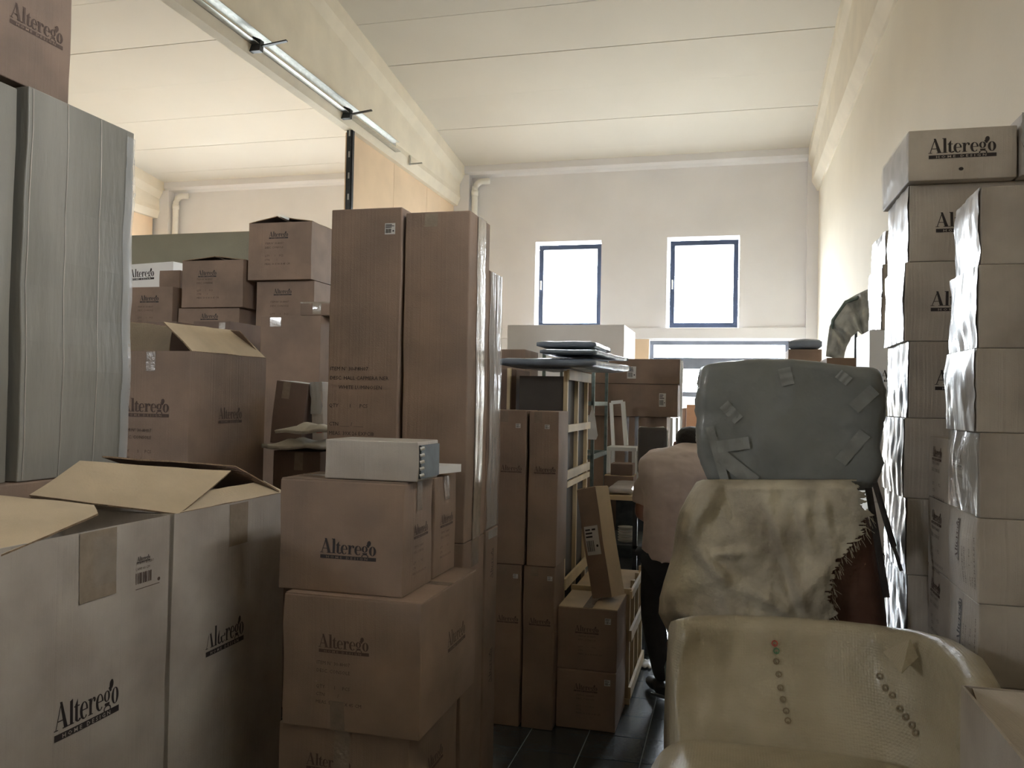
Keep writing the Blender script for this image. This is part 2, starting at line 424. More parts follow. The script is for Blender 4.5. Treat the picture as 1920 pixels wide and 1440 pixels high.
    def flap(s, pts, m='kraft_light', thick=.006, bend=.0, n=8, label=None, rough=.004, bot=None):
        """pts: four world corners a,b (hinge) c,d (free edge)"""
        a, b, c, d = [Vector(p) for p in pts]; nrm = (b-a).cross(d-a).normalized()
        R = s.root.matrix_basis.inverted() if False else None
        V = []; Fc = []; r = random.Random(int(s.sd*31)+3)
        for j in range(n+1):
            for i in range(n+1):
                u, v = i/n, j/n
                p = (a*(1-u)+b*u)*(1-v)+(d*(1-u)+c*u)*v
                p = p+nrm*(bend*v*v+rough*mn.noise(p*9))
                if j == n: p = p+(d-a).normalized()*r.uniform(-rough, rough)
                V.append(p-s.root.location)
        for j in range(n):
            for i in range(n):
                q = j*(n+1)+i; Fc.append((q, q+1, q+n+2, q+n+1))
        o = mesh('flap', V, Fc, [m, bot or s.m, 'corrugate'], s.root, label=label)
        mo = o.modifiers.new('board', 'SOLIDIFY'); mo.thickness = thick; mo.offset = 0; mo.material_offset = 1; mo.material_offset_rim = 2
        return o
ITEM = ['ITEM N° 30-P8H07', 'DESC. HALL CAFMERA NER', '       WHITE LUMINOSEN', '', 'QTY        1      PCS', '', 'CTN ____ / ____', 'MEAS. 39X 26 EXPCIB']
IT2 = ['ITEM N° 30-8H07', 'DESC. CONSOLE', '', 'QTY       1     PCS', 'CTN          /', 'MEAS. 50 X 40 X 45 CM']
random.seed(4)

# ------------------------------------------------------------------ the room
WR = 1.20; WL = -15.2; YF = -5.0
def struct(mb, name, m, parent=None, **k): return mb.build(name, m, parent, kind='structure', **k)
SL = math.atan(.126)
def zc(Y): return 5.40+(YB-Y)*.126
# floor: tiles that can be told apart as pieces, the rest joined
TS = .2828
fl = empty('floor', None, None, (0, 0, 0)); fl['kind'] = 'structure'
MB().box(WL, WR, YF, YB+.6, -.2, -.004).build('floor_slab', 'grout', fl)
tv = MB().box(.003, TS-.003, .003, TS-.003, -.006, 0)
tme = bpy.data.meshes.new('tile'); tme.from_pydata([tuple(v) for v in tv.v], [], tv.f); tme.materials.append(MATS['floor_tile'])
rest = MB(); near = 0
i0 = math.floor((WL+.944)/TS); i1 = math.ceil((WR+.944)/TS)
for i in range(i0, i1):
    for j in range(-30, 33):
        x = -.944+i*TS; y = 3.88+j*TS
        if -1.3 < x < .35 and 2.9 < y < 6.9:
            o = link('tile', tme, fl); o.location = (x, y, 0); o.rotation_euler = (random.uniform(-.002, .002), random.uniform(-.002, .002), 0)
        elif x < WR-TS: 
            rest.v += [Vector((x+a, y+b, c)) for a, b, c in ((.003, .003, -.001), (TS-.003, .003, -.001), (TS-.003, TS-.003, -.001), (.003, TS-.003, -.001))]
            n = len(rest.v)-4; rest.f.append((n, n+1, n+2, n+3))
rest.build('tile_field', 'floor_tile', fl, kind='stuff')

# back wall with openings
def wall_holes(name, x0, x1, z0, z1, holes, y0, y1, m):
    xs = sorted({x0, x1, *[h[0] for h in holes], *[h[1] for h in holes]}); zs = sorted({z0, z1, *[h[2] for h in holes], *[h[3] for h in holes]})
    mb = MB()
    for a, b in zip(xs, xs[1:]):
        run = None
        for c, d in zip(zs, zs[1:]):
            cx, cz = (a+b)/2, (c+d)/2
            if any(h[0] < cx < h[1] and h[2] < cz < h[3] for h in holes): 
                if run: mb.box(a, b, y0, y1, run[0], run[1]); run = None
            else: run = (run[0] if run else c, d)
        if run: mb.box(a, b, y0, y1, run[0], run[1])
    return struct(mb, name, m)
H1 = (aY(1003, 530, YB).x, aY(1126.5, 530, YB).x, 2.80, aY(1064, 452, YB).z)
H2 = (aY(1250, 530, YB).x, aY(1386, 530, YB).x, 2.795, aY(1318, 443, YB).z)
HD = (-1.23, .83, 0.02, 2.60)
HL = [(-9.1, -8.1, 2.8, 4.12), (-6.9, -5.9, 2.8, 4.12), (-9.2, -5.2, .02, 2.55)]
wall_holes('wall_back', WL, WR+.2, 0, 5.6, [H1, H2, HD]+HL, YB, YB+.28, 'wall_paint_back')
rw_ = MB().box(WR, WR+.2, YF, .3, 0, 8).box(WR, WR+.2, 2.8, YB, 0, 8).box(WR, WR+.2, .3, 2.8, 0, 3.555).box(WR, WR+.2, .3, 2.8, 3.845, 8)  # high slot beside the camera is an added, unseen opening for light
struct(rw_, 'wall_right', 'wall_paint')
struct(MB().box(WL-.2, WL, YF, YB, 0, 8), 'wall_left', 'wall_paint')
wall_holes('wall_front', WL, WR, 0, 8, [(-9.1, -7.6, 3.35, 4.45)], YF-.2, YF, 'wall_paint')  # hole out of view, added to let in light from behind
# ledge, cornices, pilasters of the back wall
struct(MB().box(-4.2, 1.19, YB-.07, YB, 2.625, 2.79), 'trim_1', 'wall_paint_back', bevel=.008)
struct(MB().prism([(YB-.14, 5.32), (YB-.10, 5.28), (YB, 5.25), (YB, 5.46), (YB-.14, 5.46)], 'x', -4.25, 1.06), 'trim_2', 'wall_paint_back')
struct(MB().prism([(YB-.14, 5.32), (YB-.10, 5.28), (YB, 5.25), (YB, 5.46), (YB-.14, 5.46)], 'x', -9.9, -4.45), 'trim_3', 'wall_paint_back')
struct(MB().box(1.045, WR, YB-.10, YB, 0, 5.27), 'trim_4', 'wall_paint_back')
struct(MB().box(-4.46, -4.15, YB-.16, YB, 0, 5.27), 'trim_5', 'wall_paint_back')
struct(MB().box(-10.1, -9.78, YB-.16, YB, 0, 5.27), 'trim_6', 'wall_paint_back')
# peach painted reveal strip beside the glazed door
struct(MB().box(-1.60, -1.235, YB-.012, YB, 0, 2.62), 'trim_7', 'peach_paint')
# ceiling: sloped planks between the beams
ceil = empty('ceiling', None, None, (0, YB, 5.40), rot=(-SL, 0, 0)); ceil['kind'] = 'structure'
PW = .925
bays = [(-4.36, 1.30), (-10.02, -4.36), (WL, -10.02)]
first = None
cmes = []
for a, b in bays:
    q = MB().box(a, b, -PW+.007, -.0, 0, .12); me = bpy.data.meshes.new('plank'); me.from_pydata([tuple(v) for v in q.v], [], q.f); me.materials.append(MATS['ceiling_paint']); cmes.append(me)
for k in range(20):
    for me in cmes:
        o = link('ceiling_plank', me, ceil); o.location = (0, .38-k*PW, random.uniform(0, .004))
q = MB().box(WL, 1.3, -19, 1, .10, .2)
mesh('ceiling_deck', q.v, q.f, 'ceiling_paint', ceil)
# beams: level bottom, top following the roof
def beam(name, xc, flip=1, half=.17, y0=YF, full=True):
    """profile points (x, z, is_top) -> loft along Y"""
    xr = xc
    def prof(Y):
        t = zc(Y)
        P = [(-.09, 4.775), (.02, 4.775), (.065, 4.90), (.05, 4.98), (.05, t-.30), (.115, t-.18), (.115, t+.1), (-.22, t+.1), (-.22, t-.18), (-.15, t-.3), (-.15, 4.98), (-.165, 4.90)]
        return [Vector((xr+p[0]*flip, Y, p[1])) for p in P]
    A, B = prof(y0), prof(YB-.02); k = len(A); mb = MB(); mb.v = A+B
    mb.f = [tuple(range(k)), tuple(range(2*k-1, k-1, -1))]+[(i, k+i, k+(i+1) % k, (i+1) % k) for i in range(k)]
    return struct(mb, name, 'beam_paint')
beam('trim_8', -4.355); beam('trim_9', -10.02)
b = MB()
def rp(Y):
    t = zc(Y); return [Vector(p) for p in ((1.175, Y, 4.786), (1.10, Y, 4.92), (1.10, Y, t-.30), (1.05, Y, t-.18), (1.05, Y, t+.1), (1.3, Y, t+.1), (1.3, Y, 4.786))]
A, B = rp(YF), rp(YB-.02); k = len(A); b.v = A+B; b.f = [tuple(range(k)), tuple(range(2*k-1, k-1, -1))]+[(i, k+i, k+(i+1) % k, (i+1) % k) for i in range(k)]
struct(b, 'trim_10', 'beam_paint')

# windows
def window(name, h, fm='frame_paint', y=YB+.13, bars=(), fw=.075, sash=.05):
    x0, x1, z0, z1 = h
    r = empty(name, None, None, ((x0+x1)/2, y, z0)); r['kind'] = 'structure'
    m = MB()
    for a in ((x0, x1, y-.03, y+.04, z0, z0+fw), (x0, x1, y-.03, y+.04, z1-fw, z1), (x0, x0+fw, y-.03, y+.04, z0+fw, z1-fw), (x1-fw, x1, y-.03, y+.04, z0+fw, z1-fw)): m.box(*a)
    m.build('window_frame', fm, r, bevel=.006)
    prev = z0+fw
    for lo, hi in list(bars)+[(z1-fw, None)]:
        MB().box(x0+fw-.01, x1-fw+.01, y, y+.008, prev-.01, lo+.01).build('pane', 'glass', r)
        if hi: MB().box(x0+fw, x1-fw, y-.025, y+.035, lo, hi).build('glazing_bar', fm, r, bevel=.004); prev = hi
    return r
w = window('window_1', (H1[0]+.04, H1[1]-.005, H1[2]+.01, H1[3]-.04)); MB().box(H1[0]+.07, H1[0]+.09, YB+.05, YB+.10, 3.42, 3.56).build('handle', 'white_metal', w)
w = window('window_2', (H2[0]+.04, H2[1]-.012, H2[2]+.01, H2[3]-.04)); MB().box(H2[0]+.07, H2[0]+.09, YB+.05, YB+.10, 3.40, 3.54).build('handle', 'white_metal', w)
window('window_3', HL[0]); window('window_4', HL[1])
window('door_1', HD, 'grey_frame', bars=((1.74, 1.82), (2.17, 2.345)), fw=.06)
window('door_2', HL[2], 'grey_frame', bars=((1.74, 1.82),), fw=.06)

# partition of peach panels under the left beam, with its steel post
for n, (a, b) in enumerate(((9.02, 10.35), (10.36, 11.6), (11.61, 12.83))):
    pass
pw = empty('wall_partition', None, None, (-4.42, 9, 0)); pw['kind'] = 'structure'
for a, b in ((9.02, 10.35), (10.358, 11.6), (11.608, 12.83)):
    MB().box(-4.46, -4.40, a, b, 0, 4.774).build('panel', 'peach_paint', pw)
lw = empty('wall_divider', None, None, (-10.05, 9, 0)); lw['kind'] = 'structure'
for k in range(9):
    MB().box(-10.12, -10.06, 2+k*1.2, 3.19+k*1.2, 0, 4.774).build('panel', 'peach_paint', lw)
p = empty('steel_post', 'slotted dark steel post standing under the concrete beam', 'post', (-4.37, 8.97, 0))
m = MB(); m.box(-4.405, -4.335, 8.94, 8.948, 0, 4.77); m.box(-4.405, -4.398, 8.94, 9.0, 0, 4.77); m.box(-4.342, -4.335, 8.94, 9.0, 0, 4.77); m.build('channel', 'dark_steel', p)
m = MB()
for k in range(7): m.box(-4.38, -4.36, 8.936, 8.940, 3.2+k*.25, 3.27+k*.25)
m.build('slots', 'galvanised', p, kind='stuff')

# cable tray along the beam with its clamps
t = empty('cable_tray', 'long galvanised cable tray fixed along the beam', 'cable tray', (-4.29, 6.0, 4.9))
m = MB(); m.box(-4.302, -4.296, 4.0, 10.15, 4.86, 4.99); m.box(-4.302, -4.225, 4.0, 10.15, 4.86, 4.866); m.box(-4.302, -4.25, 4.0, 10.15, 4.984, 4.99)
m.build('tray', 'galvanised', t)
for k, y in enumerate((4.9, 6.78, 8.65)):
    q = MB(); q.bar((-4.30, y, 4.84), (-3.97, y+.02, 4.885), .035, .012); q.prism([(-4.33, 4.80), (-4.22, 4.80), (-4.21, 4.90), (-4.30, 4.94)], 'y', y-.03, y+.03)
    q.build('clamp', 'dark_steel', t)
br = MB(); br.bar((-4.285, 10.62, 4.95), (-4.285, 10.62, 4.82), .02, .03); br.bar((-4.285, 10.62, 4.83), (-4.12, 10.66, 4.85), .03, .015)
br.build('angle_bracket', 'galvanised', None, label='small bare metal angle bracket beyond the end of the cable tray', category='bracket')
def pipe(xc, lab):
    m = MB(); R_ = .052; pts = [(xc, YB-.09, 0.02), (xc, YB-.09, 5.02)]
    for k in range(7):
        a = math.pi/2*k/6; pts.append((xc+.13*(1-math.cos(a)), YB-.09, 5.04+.13*math.sin(a)))
    pts.append((xc+.24, YB-.09, 5.17)); m.tube(pts, R_, 12)
    r = empty('drain_pipe', lab, 'pipe', (xc, YB-.09, 0)); m.build('pipe_run', 'pipe', r, smooth=True)
    c = MB(); c.tube([(xc, YB-.09, 4.94), (xc, YB-.09, 5.02)], R_+.008, 12); c.build('collar', 'pipe', r, smooth=True)
pipe(-4.07, 'white drain pipe with elbow in the corner left of the windows')
pipe(-9.68, 'white drain pipe in the far left corner above the cartons')

# ------------------------------------------------------------------ right-hand towers
G1 = 'cartons of the tall tower by the right wall'
X1 = .70
ys = [345, 490, 640, 785, 937, 1082]          # px at x~1700, Y=3.7
Yt = 3.72
zb = [aY(1760, y, Yt).z for y in ys]
step = (zb[0]-zb[-1])/5
zs = list(zb)
while zs[-1] > step*1.3: zs.append(zs[-1]-step)
zs[-1] = 0.001
words = ['just below the projecting top carton', 'third from the top', 'level with the grey wrapped bundle', 'fourth below the projecting one', 'with its lower end in shade', 'near the bottom', 'at the bottom', 'on the floor']
lf = [1684, 1680, 1675, 1677, 1673, 1676, 1680, 1680]
for k in range(len(zs)-1):
    jx = (0.0, -.012, .006, -.012, .0, .004, .01, 0)[k]
    c = Carton([X1+jx, X1+jx+.44, Yt, Yt+.47, zs[k+1]+.001, zs[k]], f'white carton in tower by right wall, {words[k]}', G1, 'white_board', rz=random.uniform(-.02, .02), bulge=.006)
    if k < 5: c.logo('f', .50, .5, .245)
    if k < 6: c.film('l', 'film')
    if k >= 4: c.logo('l', .5, .68, .16, ink='faded_ink').text('l', .3, .5, .02, IT2)
dd = BF(1702, 1906, 240, 384, Yt-.06, .56); dd[4] = zs[0]+.001
c = Carton(dd, 'wide white carton lying on top of the right tower', G1, 'white_board', rz=.01)
c.logo('f', .50, .62, .245).polys('printed_mark', 'f', disc(c.w*.49, c.h*.20, .009, .007), 'ink'); c.film('l', 'clear_film')
dd = [dd[1]+.012, dd[1]+.085, Yt-.08, Yt+.4, zs[0]+.001, dd[5]+.04]
Carton(dd, 'narrow carton on edge between the top carton and the wall', None, 'white_board').film('f', 'film')
# second column between tower and front column
# front column
G2 = 'cartons of the front column at the right edge'
Yc = 2.93; X2 = aY(1838, 760, Yc).x
fr = [349, 496, 653, 811, 972, 1133, 1287]
fz = [aY(1840, y, Yc).z for y in fr]; 
st = (fz[0]-fz[-1])/6; fz += [fz[-1]-st]
fz.append(.001)
wd = ['topmost, its glossy end crumpled', 'second from the top', 'third from the top with shiny end', 'fourth from the top', 'fifth from the top with bowed edge', 'sixth from the top with sideways print', 'seventh, behind the open carton', 'standing on the floor']
for k in range(len(fz)-1):
    jx = (.008, -.004, -.012, 0, -.004, 0, 0, 0)[k]
    c = Carton([X2+jx, X2+jx+.42, Yc, Yc+.36, fz[k+1]+.001, fz[k]], f'beige carton in the front column at right edge, {wd[k]}', G2, 'white_board', rz=(-.04 if k == 0 else random.uniform(-.012, .012)), bulge=.008, wob=.004)
    if k < 3: c.film('l')
    if k == 3: c.film('l', 'clear_film'); c.logo('l', .36, .62, .13, ink='faded_ink'); c.text('l', .25, .50, .016, IT2)
    if k == 4: c.logo('l', .42, .64, .14, rot=90, ink='faded_ink').text('l', .62, .15, .016, IT2, rot=90)
    if k in (5, 6): c.logo('l', .42, .60, .15, rot=90).text('l', .60, .15, .016, IT2, rot=90)
Ym = 3.335
mz = [fz[3]-.04, fz[4]-.01, fz[5]-.01, fz[6]-.01, .26, .001]
ml = ['topmost with printed end', 'second down with tilted print', 'third down', 'next above the floor', 'on the floor']
for k in range(5):
    c = Carton([X2+.015, X2+.42, Ym, Ym+.36, mz[k+1]+.001, mz[k]], f'beige carton in the low column between the two towers, {ml[k]}', 'cartons of the low middle column', 'white_board')
    if k < 4: c.logo('l', .42, .74, .16, ink='faded_ink').text('l', .2, .56, .018, IT2+IT2[:2])
# white column further back and slim one
G3 = 'white cartons with black print behind the right tower'
Yw = 4.9
wz = [aY(1655, y, Yw).z for y in (619, 778, 942)]; wz += [wz[-1]-(wz[0]-wz[2])/2, .001]
for k, lb in enumerate(('topmost, beside the draped plastic', 'second from the top', 'third from the top', 'on the floor')):
    x0 = aY(1629, 740, Yw).x
    c = Carton([x0+.004*k, x0+.36, Yw, Yw+.5, wz[k+1]+.001, wz[k]], f'upright white carton in the far right stack, {lb}', G3, 'white_board' if k > 2 else 'bright_board')
    c.m = 'bright_board'; c.logo('f', .43, .46, .19)
Ys = 5.6
sz = [aY(1668, y, Ys).z for y in (432, 495, 557, 618)]
for k, lb in enumerate(('topmost, darker', 'second', 'third')):
    x0 = aY((1661, 1655, 1655)[k], 520, Ys).x
    Carton([x0, 1.17, Ys, Ys+.5, sz[k+1]+.001, sz[k]], f'slim carton high in the rear stack beside the right wall, {lb}', 'slim cartons in the rear stack', 'white_board').film('l', 'film')
Carton([.84, 1.17, Ys, Ys+.5, .001, sz[3]], 'tall white carton under the slim ones in the rear stack', None, 'white_board')

# ------------------------------------------------------------------ left foreground
XL = -1.77
# two tall opened white cartons
zt = 1.25
yA, yB2, yC = 1.55, 2.395, 3.115
c1 = Carton([XL-.42, XL, yA, yB2-.022, .001, zt], 'nearest tall white carton with torn open flaps and wrinkled clear tape', 'tall opened white cartons at lower left', 'white_board', opened=True, bulge=.012, name='opened_carton')
c1.logo('r', (aX(165, 1390, XL).y-yA)/(yB2-yA), .60, .25, hs=1.25)
c1.patch('packing_tape', 'r', .52, .70, .84, .998, 'tape', n=6, crump=.002)
c1.patch('wrinkled_tape', 'r', .58, .70, .87, .985, 'shine', n=16, crump=.012, off=.002)
u0 = (aX(252, 1100, XL).y-yA)
pol = [[(u0+x*.12, 1.055+y*.12) for x, y in q] for q in [q_ for i_ in range(9) for q_ in rect(.07*i_, .0, .07*i_+.03+.012*(i_%3), .28)]+rect(0, -.14, .95, -.12)+disc(.92, -.02, .06, .05)]
c1.text('r', u0/c1.d, 1.115/c1.h, .012, ['30-8H07 BULBO', 'LAMP 40 CM', '']); c1.polys('barcode', 'r', pol, 'faded_ink')
c1.logo('r', (u0+.035)/c1.d, 1.13/c1.h, .06)
c2 = Carton([XL-.40, XL, yB2, yC, .001, zt], 'tall white carton with dark raised flap, behind the nearest one', 'tall opened white cartons at lower left', 'white_board', opened=True, bulge=.006, name='opened_carton')
c2.logo('r', (aX(420, 1270, XL).y-yB2)/(yC-yB2), .62, .235, hs=1.25)
c2.tape('r', .52, .12, .16)
# flaps of c1: front flap flopped outwards, rear one lifted
c1.flap([aX(2, 1043, XL), aX(184, 964, XL), aX(176, 948, -1.86), aX(-70, 925, -2.15)], bend=.0)
c2.flap([aX(55, 929, -2.17), aX(335, 967, XL)+Vector((0, 0, .004)), aX(432, 889, -1.80), aX(150, 870, -2.17)], bend=.012)
c2.flap([aX(524, 922, XL)+Vector((0, 0, .002)), (XL-.43, yC, zt), aX(192, 857, -2.19), aX(441, 874, -1.87)], m='kraft_dark', bot='kraft_dark', bend=.0)  # backlit shade of this flap is put into its dark kraft colour
c2.flap([(XL, yB2+.03, zt), (XL, yC-.01, zt), (XL-.07, yC-.06, zt+.045), (XL-.10, yB2+.2, zt+.04)], m='kraft_light')
# tall grey carton and its neighbours above
XT = -2.24
d = BS(XT, 36, 252, 250, 880, .5)
base_z = d[4]
tall = Carton(d, 'very tall grey-white carton with crushed corner at upper left', None, 'grey_board', bulge=.01, wob=.005, n=14)
tall.patch('clear_film_strip', 'r', .90, 1.0, .02, .98, 'clear_film', n=18, crump=.010)
for cu in (.03, .33, .645): tall.patch('crease', 'r', cu, cu+.008, .004, .996, 'white_board', off=.0025, n=10)
near = Carton([XT-.5, XT-.015, d[2]-.50, d[2]-.03, d[4], d[5]-.02], 'tall grey-white carton cut by the left picture edge', None, 'grey_board', bulge=.01)
y_far = aX(130, 150, XT-.02).y
tb = Carton([XT-.5, XT-.02, y_far-.62, y_far, d[5]+.002, d[5]+.62], 'brown carton resting on top of the tall grey cartons', None, 'kraft', bulge=.004)
tb.logo('r', .76, (aX(55, 42, XT-.02).z-d[5])/.62, .22, ink='faded_ink')
tb.topseam('x')
lo = Carton([XT-.5, XT+.02, d[2]-.5, d[3]+.05, .001, base_z-.002], 'brown carton under the tall grey ones, mostly hidden', None, 'kraft', n=8)

# brown open carton behind
XM = -2.42
d = BS(XM, 355, 499, 672, 1020, .62)
z1 = d[5]; d[4] = z1-.95
mo = Carton(d, 'brown carton with one big raised flap behind the tall white cartons', None, 'kraft', opened=True, name='opened_carton', bulge=.004)
mo.logo('r', .50, 1-(z1-aX(433, 778, XM).z)/.95, .20, hs=1.15, ink='faded_ink')
mo.logo('f', .62, 1-(z1-aX(433, 765, XM).z)/.95, .26, ink='faded_ink').text('f', .42, .60, .022, IT2, ink='faded_ink')
mo.patch('packing_tape', 'f', .62, .70, .90, .996, 'tape_kraft')
A_, B_ = aX(360, 660, XM), aX(497, 669, XM)
A_.z = z1; B_.z = z1
mo.flap([A_, B_, aY(450, 622, B_.y)+Vector((0, 0, 0)), aY(306, 604, A_.y+.02)], bend=.0)
mo.flap([(XM-.62, d[2], z1), (XM-.62, d[3], z1), (XM-.50, d[3]-.05, z1+.16), (XM-.50, d[2]+.05, z1+.16)], bend=.0)
mo.flap([(XM-.60, d[3], z1), (XM-.02, d[3], z1), (XM-.1, d[3]-.1, z1+.14), (XM-.52, d[3]-.1, z1+.14)], m='kraft_dark')
Carton([d[0], d[1], d[2], d[3], .001, d[4]-.002], 'brown carton below the open flapped one, out of sight', None, 'kraft')

# ------------------------------------------------------------------ brown stack, centre left
Yn = 2.5
B1 = BF(531, 789, 1123, 1374, Yn, .58); xr = B1[1]
zc0 = B1[4]
A1 = BF(524, 757, 903, 1123, Yn+.04, .27); A1[4] = B1[5]+.005
c = Carton([B1[0]-.02, aY(768, 1420, Yn+.02).x, Yn+.02, Yn+.50, .001, zc0-.002], 'brown carton at the bottom of the centre left stack', 'brown cartons of the centre left stack', 'kraft')
c.logo('f', .40, .80, .16, ink='faded_ink'); c.tape('f', .5, .055, .14); c.logo('r', .5, .72, .16, ink='faded_ink')
c = Carton(B1, 'large brown carton with bulging dented sides, second from bottom of centre left stack', 'brown cartons of the centre left stack', 'kraft', bulge=.010, wob=.006, seed=3.3, n=12)
c.logo('f', .46, .66, .175, ink='faded_ink').text('f', .26, .50, .016, IT2, gap=1.6).tape('f', .42, .05, .10, bottom=True)
c.logo('r', .56, .58, .20, ink='faded_ink').topseam('x')
c = Carton(A1, 'brown carton under the white foam box, with black logo', 'brown cartons of the centre left stack', 'kraft', bulge=.006, wob=.004, seed=8)
c.logo('f', .57, .40, .20).topseam('x').tape('r', .5, .05, .10)
c.logo('r', .55, .55, .14, ink='faded_ink').text('r', .3, .40, .012, IT2)
A2 = [A1[0]+.02, A1[1]-.005, A1[3]+.03, A1[3]+.27, A1[4], A1[5]-.005]
c = Carton(A2, 'brown carton just behind the one carrying the foam box', 'brown cartons of the centre left stack', 'kraft', bulge=.006)
c.tape('r', .5, .06, .09).logo('r', .5, .55, .14, ink='faded_ink').text('r', .25, .42, .012, IT2)
# white box with open end
Wb = BF(609, 782, 826, 893, Yn+.07, .20); Wb[4] = A1[5]+.006
wb = Carton(Wb, 'small white box with open dark end lying on the brown stack', None, 'white_board', bulge=.003, name='foam_lined_box')
k = MB(); k.box(Wb[1]-.03, Wb[1]+.010, Wb[2]+.012, Wb[3]-.012, Wb[4]+.01, Wb[5]-.012); k.build('shaded_inside', 'slate', wb.root)  # dark slab stands for the shade inside the open end
k = MB()
for i in range(5): k.tube([(Wb[1]+.006, Wb[2]+.012, Wb[4]+.02+i*.022), (Wb[1]+.018, Wb[2]+.02, Wb[4]+.024+i*.022)], .006, 6)
k.build('foam_beads', 'foam', wb.root, kind='stuff')
ld = MB(); ld.box(Wb[1]+.03, Wb[1]+.034, Wb[3]-.02, Wb[3]+.22, Wb[4]+.0, Wb[4]+.012)
a = aY(845, 873, 2.85); b_ = aY(866, 861, 2.98)
ld = MB(); ld.prism([(Wb[0]+.1, Wb[3]+.01), (A1[1]-.03, Wb[3]+.01), (A1[1]+.04, Wb[3]+.23), (Wb[0]+.1, Wb[3]+.23)], 'z', Wb[4]+.001, Wb[4]+.03)
ld.build('box_lid', 'bright_board', None, label='shallow white lid with bright edge behind the white foam box', category='lid')

# tall lamp cartons
G4 = 'tall lamp cartons standing in pairs'
Yt4 = 3.14; 
T2 = BF(749, 876, 397, 1010, Yt4, .28); T1 = BF(615, 747, 391, 1010, Yt4-.01, .29)
T2[0] = T1[1]+.014
xside = T2[1]
zlow = aX(892, 1008, xside).z
for t_ in (T1, T2): t_[4] = zlow
c = Carton(T1, 'very tall brown carton with stencilled item text, left of the pair', G4, 'kraft', bulge=.004, n=10)
c.text('f', .03, .505, .0215, ITEM, gap=1.75, ink='ink').sticker('f', .84, .935, .045, .045)
c = Carton(T2, 'very tall brown carton with taped glossy side, right of the pair', G4, 'kraft', bulge=.004, n=10)
c.tape('f', .40, .055, .06, m='tape'); c.patch('glossy_tape', 'r', .35, .75, .0, 1, 'tape', n=14, crump=.003)
y3 = T2[3]+.012; y3b = aX(937, 700, xside).y
T3 = [T2[0], xside, y3, y3b, zlow+.01, aX(925, 510, xside).z]
c = Carton(T3, 'tall film wrapped carton behind the lamp carton pair', None, 'kraft', bulge=.006)
c.film('r', 'clear_film'); c.logo('r', .5, .30, .12, rot=90, ink='faded_ink')
c = Carton([T1[0], T1[1], T1[2], T1[3], .001, zlow-.002], 'lower tall brown carton under the stencilled one, hidden by the stack', G4, 'kraft')
c = Carton([T2[0], T2[1], T2[2], T2[3], .001, zlow-.002], 'lower tall brown carton supporting the glossy sided one', G4, 'kraft')
c.patch('packing_tape', 'r', .35, .7, .9, 1, 'tape_kraft', n=4)
c = Carton([T2[0], xside+.005, y3, y3b, .001, zlow+.006], 'lower tall brown carton at the rear right of the lamp cartons', G4, 'kraft')
c.logo('r', .5, .86, .13, rot=90, ink='faded_ink').logo('r', .5, .45, .15, rot=90, ink='faded_ink'); c.patch('packing_tape', 'r', .1, .9, .965, .998, 'clear_film', n=8, crump=.006)

# ------------------------------------------------------------------ piles behind on the left
def pile(d, lab, grp=None, m='kraft', **k): return Carton(d, lab, grp, m, **k)
G5 = 'brown cartons of the rear left pile'
Yp = 6.0
s2 = BF(480, 588, 527, 655, Yp, .9)
s2[4] = s2[5]-.62
s1 = BF(466, 584, 417, 523, Yp-.06, .95); s1[4] = s2[5]+.004
c = pile(s1, 'brown carton with peaked lid on top of the rear left pile', G5, opened=True, name='opened_carton'); 
c.logo('f', .48, .78, .17).text('f', .27, .62, .022, IT2, ink='faded_ink'); c.logo('r', .72, .48, .26, ink='faded_ink')
x0, x1, y0, y1, z0, z1 = s1; xm = (x0+x1)/2-.04
c.flap([(x0, y0, z1), (x0, y1, z1), (xm, y1, z1+.055), (xm, y0+.02, z1+.055)], m='kraft_dark'); c.flap([(x1, y1, z1), (x1, y0, z1), (xm+.02, y0+.02, z1+.05), (xm+.02, y1, z1+.05)], m='kraft_dark')
k = MB(); k.bar((xm+.02, y0-.006, z1+.062), (xm+.12, y0-.006, z1+.022), .018, .004, up=Vector((0, 1, 0))); k.build('loose_tape', 'white_metal', c.root)
c = pile(s2, 'brown carton with logo just under the peaked lid carton', G5); c.logo('f', .46, .86, .16).text('f', .25, .72, .022, IT2).tape('r', .5, .06, .08)
pile([s2[0], s2[1], s2[2], s2[3], .001, s2[4]-.002], 'tall brown carton at the base of the rear left pile', G5)
s4 = BF(334, 448, 578, 640, Yp-.05, .6); s3 = BF(341, 464, 488, 576, Yp-.08, .55)
s4[5] = s3[4]-.002
s4[4] = s3[4]-.36; s3[1] = s1[0]-.03
c = pile(s3, 'brown carton with sagging open lid, left of the topmost one', G5, opened=True, name='opened_carton')
c.logo('f', .42, .72, .17).text('f', .25, .58, .02, IT2)
x0, x1, y0, y1, z0, z1 = s3; xm = (x0+x1)/2+.0
c.flap([(x0, y0, z1), (x0, y1, z1), (xm, y1, z1+.035), (xm, y0+.02, z1+.035)], m='kraft_dark'); c.flap([(x1, y1, z1), (x1, y0, z1), (xm+.02, y0+.02, z1+.035), (xm+.02, y1, z1+.035)], m='kraft_dark')
s4[1] = min(s4[1], s2[0]-.02)
c = pile(s4, 'brown carton whose logo peeps above the raised flap', G5); c.logo('f', .52, .80, .16)
pile([s4[0], s4[1], s4[2], s4[3], .001, s4[4]-.002], 'tall brown carton hidden at the left base of the rear pile', G5)
s5 = BF(240, 332, 538, 640, Yp-.1, .55); s5[0] -= .12; s5[1] = min(s5[1], s4[0]-.02, s3[0]-.02)
c = pile(s5, 'brown carton at the left end of the rear pile beside the grey tall carton', G5); c.logo('f', .60, .78, .18).text('f', .40, .62, .02, IT2)
pile([s5[0], s5[1], s5[2], s5[3], .001, s5[4]-.002], 'tall brown carton hidden under the left end of the rear pile', G5)
